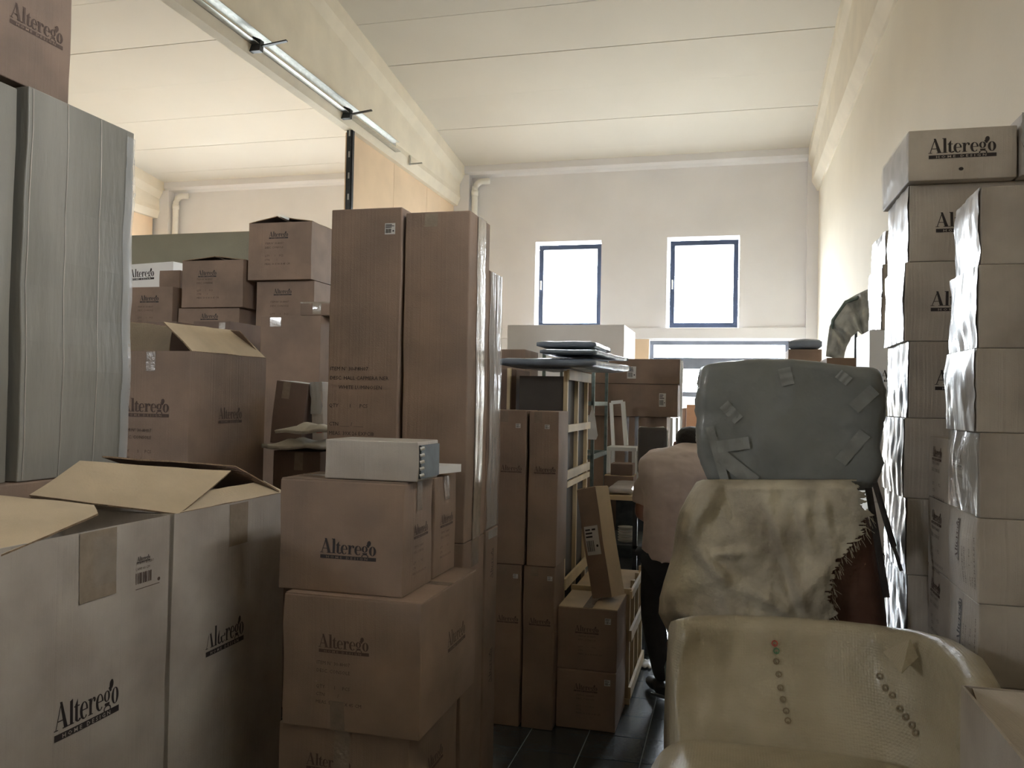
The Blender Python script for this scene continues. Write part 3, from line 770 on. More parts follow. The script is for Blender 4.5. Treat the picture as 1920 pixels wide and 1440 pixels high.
s6 = BF(299, 338, 507, 536, Yp+.10, .3); s6[4] = s5[5]+.002; s6[1] = min(s6[1], s3[0]-.01)
pile(s6, 'small plain brown carton on the left end of the rear pile', None)
s7 = [-4.55, -3.75, 6.9, 7.6, .0, 0]
p7 = aY(275, 497, 6.75)
c = Carton([p7.x-.75, p7.x+.42, 6.75, 7.25, .001, p7.z+.01], 'white carton with big logo glimpsed behind the rear left pile', None, 'bright_board', rz=-.18)
c.m = 'bright_board'; c.logo('f', .66, .965, .32)
# long grey-green board
p0, p1 = aY(225, 443, 8.2), aY(520, 430, 8.2)
q = MB(); q.box(p0.x, p1.x, 8.2, 8.26, .01, (p0.z+p1.z)/2); 
bo = empty('large_board', 'long drab grey-green board standing behind the rear left pile', 'board', (p0.x, 8.2, 0)); q.build('board_panel', 'board_paint' if 'board_paint' in MATS else 'slate_board' if 'slate_board' in MATS else 'grey_frame', bo, bevel=.01)
bo.children[0].data.materials[0] = mat('drab_board', (.27, .26, .20), .8, .06, 3, .3, 90)

# nearer clutter between the flapped carton and the lamp cartons
Yk = 4.75
s8 = BF(488, 600, 592, 715, Yk+.12, .5); s8[4] = .001; s8b = BF(540, 603, 561, 800, Yk, .10)
c = Carton(s8, 'plain brown carton with two short tapes behind the flapped carton', None, 'kraft'); c.tape('f', .25, .08, .07, m='tape'); c.sticker('f', .77, .64, .03, .02)
s8b[4] = s8[5]-.001
c = Carton([s8b[0], s8b[1]+.01, Yk+.14, Yk+.55, s8[5]+.002, s8b[5]], 'short brown carton with frayed film edge on the plain carton', None, 'kraft')
c.tape('f', .5, .06, .08, m='tape'); c.patch('film_edge', 'r', 0, 1, 0, 1, 'clear_film', n=8, crump=.008); c.patch('film_edge', 'f', 0, 1, .88, 1, 'tape', n=4)
s13 = BF(512, 600, 846, 905, 4.0, .68); s13[4] = .001
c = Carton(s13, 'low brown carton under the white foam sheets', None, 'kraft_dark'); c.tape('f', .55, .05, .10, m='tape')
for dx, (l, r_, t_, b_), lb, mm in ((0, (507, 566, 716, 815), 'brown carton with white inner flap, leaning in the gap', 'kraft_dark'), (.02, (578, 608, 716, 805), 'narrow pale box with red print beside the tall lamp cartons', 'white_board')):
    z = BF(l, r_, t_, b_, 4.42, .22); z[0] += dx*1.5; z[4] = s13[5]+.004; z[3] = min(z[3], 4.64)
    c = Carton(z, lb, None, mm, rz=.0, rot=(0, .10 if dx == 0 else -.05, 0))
    if dx == 0:
        c.tape('f', .35, .05, .10, m='tape'); c.patch('white_flap', 't', .05, .95, .05, .95, 'bright_board', n=3)
    else:
        c.polys('red_print', 'f', rect(c.w*.4, c.h*.2, c.w*.9, c.h*.32), 'red_print'); c.patch('film', 'f', 0, 1, .5, 1, 'clear_film', n=8, crump=.01)
def sheet(name, x0, x1, y0, y1, z, m, amp, th, lab, cat, n=26, seed=0, kind=None):
    V = []; Fc = []
    for j in range(n+1):
        for i in range(n+1):
            x, y = x0+(x1-x0)*i/n, y0+(y1-y0)*j/n
            e = min(1, 4*min(i, n-i, j, n-j)/n)
            V.append((x-x0+.012*mn.noise(Vector((j*.4, seed, 1))), y-y0+.02*mn.noise(Vector((i*.4, seed, 5))), amp*(.6+mn.noise(Vector((x*7+seed, y*7, seed))))*(.3+.7*e)))
    for j in range(n):
        for i in range(n):
            a = j*(n+1)+i; Fc.append((a, a+1, a+n+2, a+n+1))
    o = mesh(name, V, Fc, m, smooth=True, label=lab, category=cat); o.location = (x0, y0, z)
    s_ = o.modifiers.new('t', 'SOLIDIFY'); s_.thickness = th; s_.offset = 1
    return o
a = aY(500, 835, 4.0); b_ = aY(604, 835, 4.0)
sheet('foam_sheet', a.x, b_.x, 3.95, 4.34, s13[5]+.006, 'foam', .045, .02, 'crumpled white foam sheet lying lowest on the low brown carton', 'foam sheet', seed=3)
sheet('foam_sheet', a.x+.05, b_.x+.01, 4.0, 4.3, s13[5]+.085, 'foam', .06, .016, 'upper folded white foam sheet on the low brown carton', 'foam sheet', seed=9)
z = BF(252, 330, 603, 650, 5.1, .4); z[0] -= .1; z[4] = .001
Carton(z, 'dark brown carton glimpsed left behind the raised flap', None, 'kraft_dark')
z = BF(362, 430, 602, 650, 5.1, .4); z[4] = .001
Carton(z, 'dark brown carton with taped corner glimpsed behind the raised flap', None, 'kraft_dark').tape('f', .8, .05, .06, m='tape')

# ------------------------------------------------------------------ centre group
G6 = 'slim lamp cartons of the centre stack'
Yc1 = 4.12
u = BF(925, 986, 769, 1060, Yc1, .26); v = BF(989, 1047, 771, 1060, Yc1, .26)
zmid = (u[4]+v[4])/2; 
for k, (q, lb) in enumerate(((u, 'left one of the upper pair'), (v, 'right one of the upper pair with bright side'))):
    q[4] = zmid; q[0] += .003; q[1] -= .005
    c = Carton(q, f'slim brown carton in the centre stack, {lb}', G6, 'kraft'); c.sticker('f', .62 if k else .75, .90, .025, .022)
    c.logo('f', .55, .62, .11, ink='faded_ink').tape('f', .3, .04, .06)
for k, (l, r_) in enumerate(((922, 977), (979, 1040))):
    q = BF(l, r_, 1062, 1300, Yc1+.005, .25); q[4] = .001; q[5] = zmid-.002; q[0] += .003; q[1] -= .005
    if k == 0: x_ = q[1]
    c = Carton(q, f'slim brown carton at the foot of the centre stack, {("left", "right")[k]} one', G6, 'kraft'); c.sticker('f', (.8, .85)[k], .93, .025, .022)
    c.logo('f', .55, .66, .11, ink='faded_ink').tape('f', .35, .04, .05)
    xr4 = q[1]
# two cartons with logos on the floor
D = BF(1036, 1157, 1141, 1256, 4.2, .38); D2 = BF(1032, 1154, 1258, 1368, 4.19, .385); D[0] = max(D[0], xr4+.006); D2[0] = max(D2[0], xr4+.006)
D[4] = D2[5]+.002; D2[4] = .001; D[3] = 4.58
c = Carton(D2, 'brown carton on the floor tiles below its twin', 'pair of brown cartons on the tiles', 'kraft', bulge=.008); c.logo('f', .5, .72, .12, ink='faded_ink').text('f', .35, .58, .012, IT2).sticker('f', .86, .84, .03, .03)
c = Carton(D, 'brown carton with pale lid and small label, on its twin', 'pair of brown cartons on the tiles', 'kraft', bulge=.006); c.topseam('y', 'kraft_light').logo('f', .5, .66, .12, ink='faded_ink').text('f', .35, .54, .012, IT2).sticker('f', .85, .82, .03, .03)  # top flaps in a paler board colour than the sides
# low slatted crate beside them
def crate(name, lab, x0, x1, y0, y1, z0, z1, slats, grp=None, wood='pine', inner='slate', posts=4, front=True):
    r = empty(name, lab, 'crate', ((x0+x1)/2, (y0+y1)/2, z0), grp)
    MB().box(x0, x1-.03, y0+.02, y1-.02, z0+.02, z1-.03).build('contents', inner, r)
    for k in range(posts):
        yy = y0+.01+(y1-y0-.05)*k/(posts-1)
        MB().box(x1-.03, x1-.008, yy, yy+.03, z0, z1).build('upright', wood, r)
    for a, b in slats: MB().box(x1-.008, x1+.006, y0-.01, y1+.01, a, b).build('slat', wood, r)
    if front: MB().box(x0, x1, y0, y0+.02, z1-.03, z1).build('slat', wood, r); MB().box(x0, x1, y0, y0+.02, z0, z0+.03).build('slat', wood, r)
    return r
zcr = aY(1185, 1080, 4.95).z
cx1 = aY(1184, 1150, 4.62).x
crate('slatted_crate', 'low wooden slatted crate behind the cartons on the tiles', cx1-.33, cx1, 4.60, 5.3, .001, zcr, [(zcr-.05, zcr-.01), (zcr*.55, zcr*.55+.06), (.04, .10)], inner='kraft_light')
# tall crate with dark furniture
xk = aX(1068, 740, -.86).x; Yk2 = 4.5
zt2 = aX(1085, 699, -.86).z
sl = [(aX(1085, 715, -.86).z, aX(1085, 697, -.86).z), (aX(1085, 807, -.86).z, aX(1085, 794, -.86).z), (aX(1085, 889, -.86).z, aX(1085, 874, -.86).z), (aX(1085, 903, -.86).z, aX(1085, 893, -.86).z), (.62, .68), (.1, .16)]
xl_ = aY(972, 740, Yk2).x
crate('slatted_crate', 'tall wooden crate with dark furniture inside, behind the centre stack', xl_, -.86, Yk2, 5.22, .001, zt2, sl, inner='velvet', posts=3, front=False)
bb = empty('wooden_crate', 'pale wooden crate frame glimpsed at far left of centre stack', 'crate', (-1.35, 4.9, 0))
q = MB(); xa, xb = aY(925, 720, 4.9).x, aY(964, 720, 4.9).x
q.box(xa, xb, 4.9, 4.93, aY(950, 780, 4.9).z, aY(950, 768, 4.9).z); q.box(aY(951, 700, 4.9).x, aY(957, 700, 4.9).x, 4.9, 4.93, .001, aY(950, 690, 4.9).z); q.build('slat', 'pine', bb)
MB().box(xa, xb, 4.95, 5.3, .001, aY(950, 692, 4.9).z).build('contents', 'kraft_dark', bb)
# wrapped panels on the crate
def slab(name, lab, pts, th, m, cat, z, amp=.006, n=14, seed=1):
    """pts four xy corners; soft wrapped slab"""
    a, b, c_, d = [Vector((*p, 0)) for p in pts]; V = []; Fc = []
    for s_ in (0, 1):
        for j in range(n+1):
            for i in range(n+1):
                u_, v_ = i/n, j/n; p = (a*(1-u_)+b*u_)*(1-v_)+(d*(1-u_)+c_*u_)*v_
                e = 1-max(abs(2*u_-1), abs(2*v_-1))**6
                V.append((p.x, p.y, th/2+(s_*2-1)*(th/2*(.45+.55*e))+(amp*mn.noise(p*6+Vector((seed, 0, 0))))))
    k = (n+1)**2
    for j in range(n):
        for i in range(n):
            q = j*(n+1)+i; Fc += [(q, q+n+1, q+n+2, q+1), (k+q, k+q+1, k+q+n+2, k+q+n+1)]
    for i in range(n):
        for A0, st_ in ((0, 1), (n*(n+1), 1), (0, n+1), (n, n+1)):
            q = A0+i*st_; Fc.append((q, q+st_, k+q+st_, k+q))
    c0 = sum((Vector((*p, 0)) for p in pts), Vector())/4
    o = mesh(name, [Vector(v)-c0 for v in V], Fc, m, smooth=True, label=lab, category=cat); o.location = (c0.x, c0.y, z)
    return o
xL = aY(932, 690, 4.4).x; xM = aY(1010, 690, 4.4).x; xR = aY(1112, 695, 4.4).x
slab('wrapped_package', 'lower padded panel in blue-grey film lying across the crate', [(xL, 4.40), (xR, 4.42), (xR+.10, 5.25), (xL+.1, 5.25)], .06, 'bag_blue', 'package', zt2+.012, seed=2)
slab('wrapped_package', 'upper wrapped panel with crumpled bright end on the crate', [(xM, 4.42), (xR+.005, 4.42), (xR+.09, 5.2), (xM+.05, 5.2)], .035, 'bag_blue', 'package', zt2+.082, seed=7, amp=.010)
z = BF(930, 985, 655, 700, 5.7, .4); z[4] = .001
Carton(z, 'plain grey-brown carton behind the wrapped panels', None, 'kraft')
# metal rack
rk = empty('metal_rack', 'green metal shelf rack with hanging plastic strip, centre of the room', 'rack', (-.9, 5.9, 0))
xa, xb = aY(1020, 700, 5.9).x, aY(1113, 700, 5.9).x; za = aY(1066, 656, 5.9).z
yb_ = 6.55; xa2, xb2 = xa+.03, aY(1133, 700, 6.5).x
for X_, Y_ in ((xa, 5.9), (xb, 5.9), (xb, 6.55), (xa, 6.55)):
    MB().bar((X_, Y_, .001), (X_, Y_, za), .022).build('post', 'green_metal', rk)
for zz in (za-.012, aY(1120, 757, 5.9).z, aY(1120, 858, 5.9).z, .35):
    q = MB()
    for p1_, p2_ in (((xa, 5.9), (xb, 5.9)), ((xb, 5.9), (xb, 6.55)), ((xb, 6.55), (xa, 6.55)), ((xa, 6.55), (xa, 5.9))): q.bar((*p1_, zz), (*p2_, zz), .022, .03)
    q.build('shelf_rim', 'green_metal', rk)
    MB().box(xa, xb, 5.9, 6.55, zz-.012, zz-.004).build('shelf', 'green_metal' if zz > 1.9 else 'clear_film', rk)
V = []; Fc = []
for k in range(9):
    zz = aY(1116, 760+k*8, 5.88).z; w_ = .008+.006*k*(1 if k < 8 else .6)
    V += [(xb-w_+.02*math.sin(k)*.3, 5.87+.01*math.sin(k*2), zz), (xb+w_*.9, 5.86-.008*math.cos(k), zz)]
for k in range(8): Fc.append((2*k, 2*k+1, 2*k+3, 2*k+2))
o = mesh('plastic_strip', [Vector(v)-rk.location for v in V], Fc, 'bright_board', rk, smooth=True)
slab('wrapped_package', 'dark glass panel in film lying on top of the metal rack', [(xa-.05, 5.86), (xb+.01, 5.88), (xb+.02, 6.6), (xa-.02, 6.6)], .06, 'bag_blue', 'package', za+.008, seed=5)
# big flat brown cartons
Yg = 7.6
g1 = BF(1128, 1275, 673, 719, Yg, .5); g2 = BF(1124, 1271, 720, 781, Yg+.01, .55); g1[4] = g2[5]+.002
g1[0] -= .25; g2[0] -= .25
gz = g2[4]
c = Carton(g1, 'upper long brown carton with white square label, before the glass door', 'long brown cartons before the glass door', 'kraft'); c.sticker('f', .55, .45, .08, .11)
c = Carton(g2, 'lower long brown carton with narrow label, before the glass door', 'long brown cartons before the glass door', 'kraft'); c.sticker('f', .86, .52, .06, .12)
for k, (l, r_, lb) in enumerate(((1176, 1192, 'narrow brown carton'), (1194, 1252, 'wide brown carton'), (1100, 1174, 'brown carton behind the white chair frame'))):
    q = BF(l, r_, 783, 900, Yg+.06, .5); q[4] = .001; q[5] = gz-.003; q[0] += .012; q[1] -= .012
    Carton(q, f'{lb} supporting the long cartons' if k < 2 else lb, None, 'kraft')
# stack behind white box
wbx = BF(951, 1170, 609, 680, 8.6, 1.0); wbx[4] = .001
c = Carton(wbx, 'big plain white box standing in front of the left window', None, 'bright_board', name='large_white_box', bulge=.002)
# white chair frame
cf = empty('white_chair', 'bright white chair frame left of the padded chair', 'chair', (-.6, 7.3, 0))
Yf = 7.3
pa, pb = aY(1146, 755, Yf), aY(1168, 753, Yf); pc, pd = aY(1150, 835, Yf), aY(1174, 835, Yf)
MB().bar(pa, pc, .028, .04).build('back_post', 'white_metal', cf); MB().bar(pb, pd, .034, .05).build('back_post', 'white_metal', cf); MB().bar(pa, pb, .02, .03).build('top_rail', 'white_metal', cf)
zs_ = .62
MB().box(pc.x-.02, pd.x+.12, Yf-.30, Yf+.02, pc.z-.03, pc.z).build('seat', 'white_metal', cf)
for sx in (pc.x, pd.x+.10):
    for sy in (Yf-.28, Yf-.01): MB().bar((sx, sy, .001), (sx, sy, pc.z-.02), .03).build('leg', 'white_metal', cf)
# padded chair
pcx = empty('padded_chair', 'dark grey padded chair with shiny edge, behind the man', 'chair', (-.4, 6.95, 0))
Yh = 6.95
hh = BF(1194, 1250, 801, 856, Yh, .05); hh[0] += .005
q = MB().box(*hh[:4], hh[4]-.15, hh[5]); q.build('backrest', 'velvet', pcx, bevel=.025)
q = MB(); q.tube([(hh[0]+.01, Yh+.03, hh[5]-.002), (hh[0]+.12, Yh+.03, hh[5]-.008), (hh[1]-.03, Yh+.03, hh[5]+.002), (hh[1]+.002, Yh+.03, hh[5]-.03), (hh[1]+.006, Yh+.03, hh[4]-.1)], .006, 8); q.build('piping', 'white_metal', pcx, smooth=True)
MB().box(hh[0]-.02, hh[1]+.02, Yh-.36, Yh+.03, .70, .78).build('seat', 'velvet', pcx, bevel=.02)
for sx in (hh[0], hh[1]):
    for sy in (Yh-.33, Yh): MB().bar((sx, sy, .001), (sx, sy, .71), .025).build('leg', 'dark_steel', pcx)
# pale boards leaning by the long cartons
for k, (l, r_) in enumerate(((1256, 1261), (1266, 1271), (1275, 1279))):
    q = BF(l, r_, 783 if k < 2 else 676, 870, Yg-.1+(.05*k), .02); q[4] = .001
    o = MB().box(*q).build('white_board_strip', 'bright_board', None, label=('bright white board on edge, nearest the padded chair', 'thin white board on edge, middle of three', 'tall thin white board on edge beside the long cartons')[k], category='board')
# orange carton + small ones in the window
z = BF(1287, 1330, 759, 806, 9.6, .5); z[4] = .001
Carton(z, 'orange-brown rounded carton seen against the glass door', None, 'orange_board', bulge=.02)
z = BF(1279, 1286, 765, 800, 9.9, .4); z[4] = .001
Carton(z, 'thin brown carton left of the orange-brown one', None, 'kraft')
# steps of cartons left of man
Yd = 6.3
q1 = BF(1152, 1192, 866, 893, Yd+.25, .3); q2 = BF(1137, 1190, 893, 915, Yd, .5); q2[4] = .001; q1[4] = q2[5]+.006; q1[2] = Yd+.02; q1[3] = Yd+.2; q2[3] = Yd+.22; q2[1] -= .01
q2[0] -= .02
Carton(q1, 'small reddish brown carton under the white chair frame', None, 'kraft_dark'); Carton(q2, 'low reddish brown carton with pale top left of the man', None, 'kraft_dark').topseam('x', 'kraft_light')
# work shelf with goods
ws = empty('work_shelf', 'low shelf unit cluttered with wrapped goods left of the man', 'shelf', (-.55, 5.6, 0))
zs1 = aY(1165, 925, 5.7).z; 
xa, xb = aY(1128, 1000, 5.5).x, aY(1216, 1000, 5.5).x
MB().box(xa, xb, 5.55, 6.25, zs1-.03, zs1).build('shelf_board', 'pine', ws)
for zz in (aY(1170, 1020, 5.6).z, aY(1180, 1078, 5.6).z): MB().box(xa, xb, 5.55, 6.2, zz-.02, zz).build('shelf_board', 'slate', ws)
for X_ in (xa, aY(1190, 1000, 5.55).x, xb): MB().box(X_-.015, X_+.015, 5.55, 5.58, .001, zs1-.03).build('upright', 'dark_steel', ws)
MB().box(xa, xb, 6.2, 6.22, .001, zs1-.03).build('back_panel', 'slate', ws)
q2r = q2
def shift_up(z0): return z0
zsA = aY(1170, 1020, 5.6).z
# stacked plates on the middle shelf
xq = aY(1158, 1000, 5.6).x; zz = zsA
for k in range(6):
    q = MB(); cx_, cy_ = xq+.045, 5.68
    q.tube([(cx_, cy_, zz+.001), (cx_, cy_, zz+.004), (cx_, cy_, zz+.017)], .03, 18, radii=[.03, .045, .055]); q.build('plate', 'foam' if k in (5, 0) else 'pipe', None, smooth=False, label=('lowest plate of the little stack on the work shelf', 'second lowest plate of the stack on the work shelf', 'third plate up in the stack on the work shelf', 'fourth plate up in the stack on the work shelf', 'last plate but one of the stack on the work shelf', 'topmost pale plate of the stack on the work shelf')[k], category='plate', group='plates stacked on the work shelf')
    zz += .0175; 
# wrapped bundles above
for k, (l, r_, t_, b_, y_) in enumerate(((1138, 1168, 930, 950, 5.45), (1165, 1196, 938, 956, 5.4), (1142, 1192, 952, 966, 5.42), (1146, 1190, 966, 978, 5.43))):
    z = BF(l, r_, t_, b_, y_, .09)
slab('wrapped_parcel', 'grey film wrapped parcel lying on the work shelf top', [(xa+.02, 5.58), (xb-.12, 5.58), (xb-.12, 6.1), (xa+.02, 6.1)], .05, 'film', 'parcel', zs1+.003, amp=.01, seed=4)
zx = aY(1170, 975, 5.5).z
z = [xa, xb, 5.30, 5.54, 0, 0]
bn = empty('goods_bin', 'dark bin heaped with crumpled film in front of the work shelf', 'bin', (xa, 5.3, 0))
z0_ = aY(1170, 1000, 5.35).z
MB().box(xa, xb-.03, 5.36, 5.5, .001, z0_-.26).build('bin_body', 'slate', bn, bevel=.01)
for k in range(4):
    zz = z0_-.25+.065*k
    slabm = [(xa+.01+.01*k, 5.33), (xb-.05-.012*k, 5.33), (xb-.05-.012*k, 5.49), (xa+.01+.01*k, 5.49)]

# tilted carton leaning on the crate
q0, q1_ = aY(1066, 935, 4.0), aY(1105, 925, 4.0)
tl = Carton([-.06, .06, 0, .13, 0, .57], 'tilted long brown carton with white label leaning on the centre crate', None, 'kraft', rot=(-.05, -.23, -.40), bulge=.003)
pbot = aY(1122, 1104, 4.34); tl.root.location = (pbot.x+.045, 4.40, D[5]+.024)
tl.sticker('f', .50, .52, .085, .15); tl.topseam('y', 'kraft_light'); tl.patch('pale_side', 'r', 0, 1, 0, 1, 'kraft_light')  # top and right side in a paler board colour

# ------------------------------------------------------------------ right rear bits
z = BF(1478, 1541, 655, 690, 8.2, .5); z[4] = .001
Carton(z, 'brown carton with wrapped blue top against the glass door right side', None, 'kraft')
slab('wrapped_bag', 'folded blue-grey bag lying on the rear brown carton', [(z[0], 8.2), (z[1], 8.2), (z[1], 8.6), (z[0]+.05, 8.6)], .10, 'bag_blue', 'bag', z[5]+.003, seed=3, amp=.02)
z = BF(1550, 1618, 671, 700, 7.0, .5); z[4] = .001; 
Carton(z, 'plain brown carton under the draped plastic sheet', None, 'kraft')
# draped plastic over a chair
def drape():
    Y0 = 7.05; r = empty('draped_chair', 'chair draped in crumpled translucent plastic beside the right wall', 'chair', (.9, 7.3, z[5]))
    out = [(1548, 668), (1552, 640), (1560, 600), (1570, 585), (1585, 562), (1605, 553), (1625, 543), (1650, 525), (1652, 560), (1648, 585), (1637, 590), (1632, 620), (1622, 622), (1612, 612), (1600, 606), (1590, 620), (1577, 640), (1570, 668)]
    # a strip surface between outer (top) and inner (bottom) edges of the drape
    top = [(1548, 668), (1556, 612), (1562, 596), (1583, 565), (1604, 553), (1627, 542), (1651, 524)]
    bot = [(1582, 674), (1586, 652), (1596, 632), (1609, 620), (1624, 634), (1642, 606), (1653, 568)]
    n = 36; mth = 14; V = []; Fc = []
    def samp(P, t):
        t *= len(P)-1; i = min(int(t), len(P)-2); f_ = t-i
        return P[i][0]*(1-f_)+P[i+1][0]*f_, P[i][1]*(1-f_)+P[i+1][1]*f_
    for i in range(n+1):
        a = samp(top, i/n); b = samp(bot, i/n)
        for j in range(mth+1):
            f_ = j/mth; px = a[0]*(1-f_)+b[0]*f_; py = a[1]*(1-f_)+b[1]*f_
            Y_ = Y0+.03*math.sin(i*.9)+.18*math.sin(math.pi*i/n)*(1-f_)+.05*mn.noise(Vector((i*.35, j*.3, 2)))
            V.append(aY(px, py, Y_)-r.location)
    for i in range(n):
        for j in range(mth):
            q = i*(mth+1)+j; Fc.append((q, q+1, q+mth+2, q+mth+1))
    o = mesh('plastic_sheet', V, Fc, 'drape_film', r, smooth=True); s_ = o.modifiers.new('t', 'SOLIDIFY'); s_.thickness = .004
    q = MB(); a, b, c_ = aY(1553, 668, Y0+.1), aY(1562, 600, Y0+.1), aY(1586, 566, Y0+.1); e_ = aY(1650, 535, Y0+.2)
    q.tube([a, b, c_, aY(1604, 560, Y0+.14), e_], .014, 8); q.build('frame', 'green_metal', r, smooth=True)
    q = MB(); q.bar((.97, 7.25, z[5]+.004), (.97, 7.25, z[5]+.25), .02); q.bar((1.12, 7.3, z[5]+.004), (1.12, 7.3, z[5]+.35), .02); q.build('leg', 'dark_steel', r)
mat('drape_film', (.55, .57, .56), .35, .35, 9, .8, 8, coat=.3, bdist=.02, alpha=.93)
drape()

# ------------------------------------------------------------------ wrapped furniture on the right
def soft(name, m, parent, box, ex=5.0, fn=None, sub=5, thick=None, **props):
    """rounded-box mesh (superellipsoid) with a displacement function fn(p, n)->p"""
    x0, x1, y0, y1, z0, z1 = box; c = Vector(((x0+x1)/2, (y0+y1)/2, (z0+z1)/2)); h = Vector(((x1-x0)/2, (y1-y0)/2, (z1-z0)/2))
    bm = bmesh.new(); bmesh.ops.create_cube(bm, size=2); bmesh.ops.subdivide_edges(bm, edges=bm.edges, cuts=2**sub-1, use_grid_fill=True)
    for v in bm.verts:
        p = v.co; L_ = (abs(p.x)**ex+abs(p.y)**ex+abs(p.z)**ex)**(1/ex); n_ = p/L_
        q = Vector((c.x+n_.x*h.x, c.y+n_.y*h.y, c.z+n_.z*h.z))
        if fn: q = fn(q, n_)
        v.co = q-loc_of(parent)
    me = bpy.data.meshes.new(name); bm.to_mesh(me); bm.free(); me.materials.append(MATS[m])
    me.polygons.foreach_set('use_smooth', [True]*len(me.polygons))
    return link(name, me, parent, **props)
def ridged(p, s=1.0, seed=0):
    v = 0; a = 1
    for k in range(3):
        v += a*(1-2*abs(mn.noise(p*s+Vector((seed, seed*.7, k))))); a *= .5; s *= 2.1
    return v/1.75

# --- grey bundle on top
Yg0 = 3.62
xg0, xg1 = aY(1318, 780, Yg0).x, aY(1646, 780, Yg0).x
zg0, zg1 = aY(1470, 917, Yg0).z, aY(1490, 686, Yg0).z
bx = empty('wrapped_bundle', 'big grey bundle wrapped in film and tape on the covered armchair', 'bundle', ((xg0+xg1)/2, Yg0+.3, zg0))
def gfn(p, n):
    t = (p.z-zg0)/(zg1-zg0)
    k = (1-.11*max(0, (.30-t)/.30)**1.2 if t < .30 else 1)-.02*max(0, t-.8)/.2-(.035 if p.x < (xg0+xg1)/2 else 0)*(1-t)
    cx_ = (xg0+xg1)/2+.0
    x = cx_+(p.x-cx_)*k
    r_ = ridged(Vector((p.x*1.2, p.y, p.z*.9)), 3.2, 4)
    side = abs(n.x)**3
    off = .022*r_+.03*side*ridged(p, 5, 9)
    return Vector((x+n.x*off, p.y+n.y*.022*r_, p.z+n.z*.012*r_+(.012*math.sin(p.x*9) if t > .8 else 0)))
soft('wrapping', 'grey_wrap', bx, [xg0, xg1, Yg0, Yg0+.62, zg0+.012, zg1+.01], 18, gfn)
def strip(parent, a, b, w, Y, m='tape_grey', name='tape_strip', n=8):
    p, q = aY(*a, Y), aY(*b, Y); d = (q-p).normalized(); s_ = Vector((d.z, 0, -d.x))*w/2; V = []; Fc = []
    for i in range(n+1):
        c_ = p.lerp(q, i/n)+Vector((0, -.003*math.sin(i*1.7), 0))
        V += [c_-s_-parent.location, c_+s_-parent.location]
    for i in range(n): Fc.append((2*i, 2*i+1, 2*i+3, 2*i+2))
    return mesh(name, V, Fc, m, parent, smooth=True)
mat('tape_grey', (.27, .285, .285), .38, .15, 12, .4, 20, coat=.6)
Yq = Yg0-.022
for a, b, w in (((1357, 758), (1385, 788), .045), ((1345, 838), (1405, 830), .05), ((1345, 850), (1415, 905), .06), ((1470, 690), (1478, 722), .05), ((1572, 700), (1592, 716), .04), ((1575, 866), (1622, 812), .05), ((1600, 766), (1640, 730), .05), ((1330, 800), (1360, 905), .035)):
    strip(bx, a, b, w, Yq)

# --- brown armchair under the cloth
Ya = 3.52
xa0, xa1 = aY(1250, 1100, Ya).x, aY(1688, 1100, Ya).x
za1 = zg0-.006
ac = empty('covered_armchair', 'reddish brown leather armchair half hidden by a torn dust cloth', 'armchair', ((xa0+xa1)/2, Ya+.3, 0))
ztop_l = za1
def afn(p, n):
    t = max(0, min(1, (p.z-.45)/(za1-.45)))
    cl = (xa0+xa1)/2; k = 1-.20*t**2.2 if p.x > cl else 1-.12*t**2.5
    x = cl+(p.x-cl)*k
    return Vector((x, p.y+.05*(1-t)*-abs(n.y)*0, p.z))+Vector((n.x, n.y, 0))*.012*ridged(p, 4, 2)
soft('upholstery', 'leather', ac, [xa0+.02, xa1-.02, Ya+.03, Ya+.72, .10, za1], 7, afn, sub=5)
for sx in (xa0+.12, xa1-.12):
    for sy in (Ya+.14, Ya+.6): MB().bar((sx, sy, .001), (sx, sy, .14), .05).build('leg', 'dark_leather', ac)
# dark strap and panel pieces on its right
q = MB(); q.bar(aY(1628, 915, Ya-.0), aY(1662, 1120, Ya-.02), .025, .012); q.build('loose_strap', 'dark_leather', ac)
st_ = MB(); st_.bar(aY(1644, 925, Ya-.06), aY(1690, 1070, Ya-.06), .012, .012); st_.bar(aY(1640, 905, Ya-.05), aY(1676, 1025, Ya-.05), .02, .012)
st_.build('dark_rod', 'dark_leather', None, label='pair of thin dark rods leaning between armchair and right tower', category='rod')

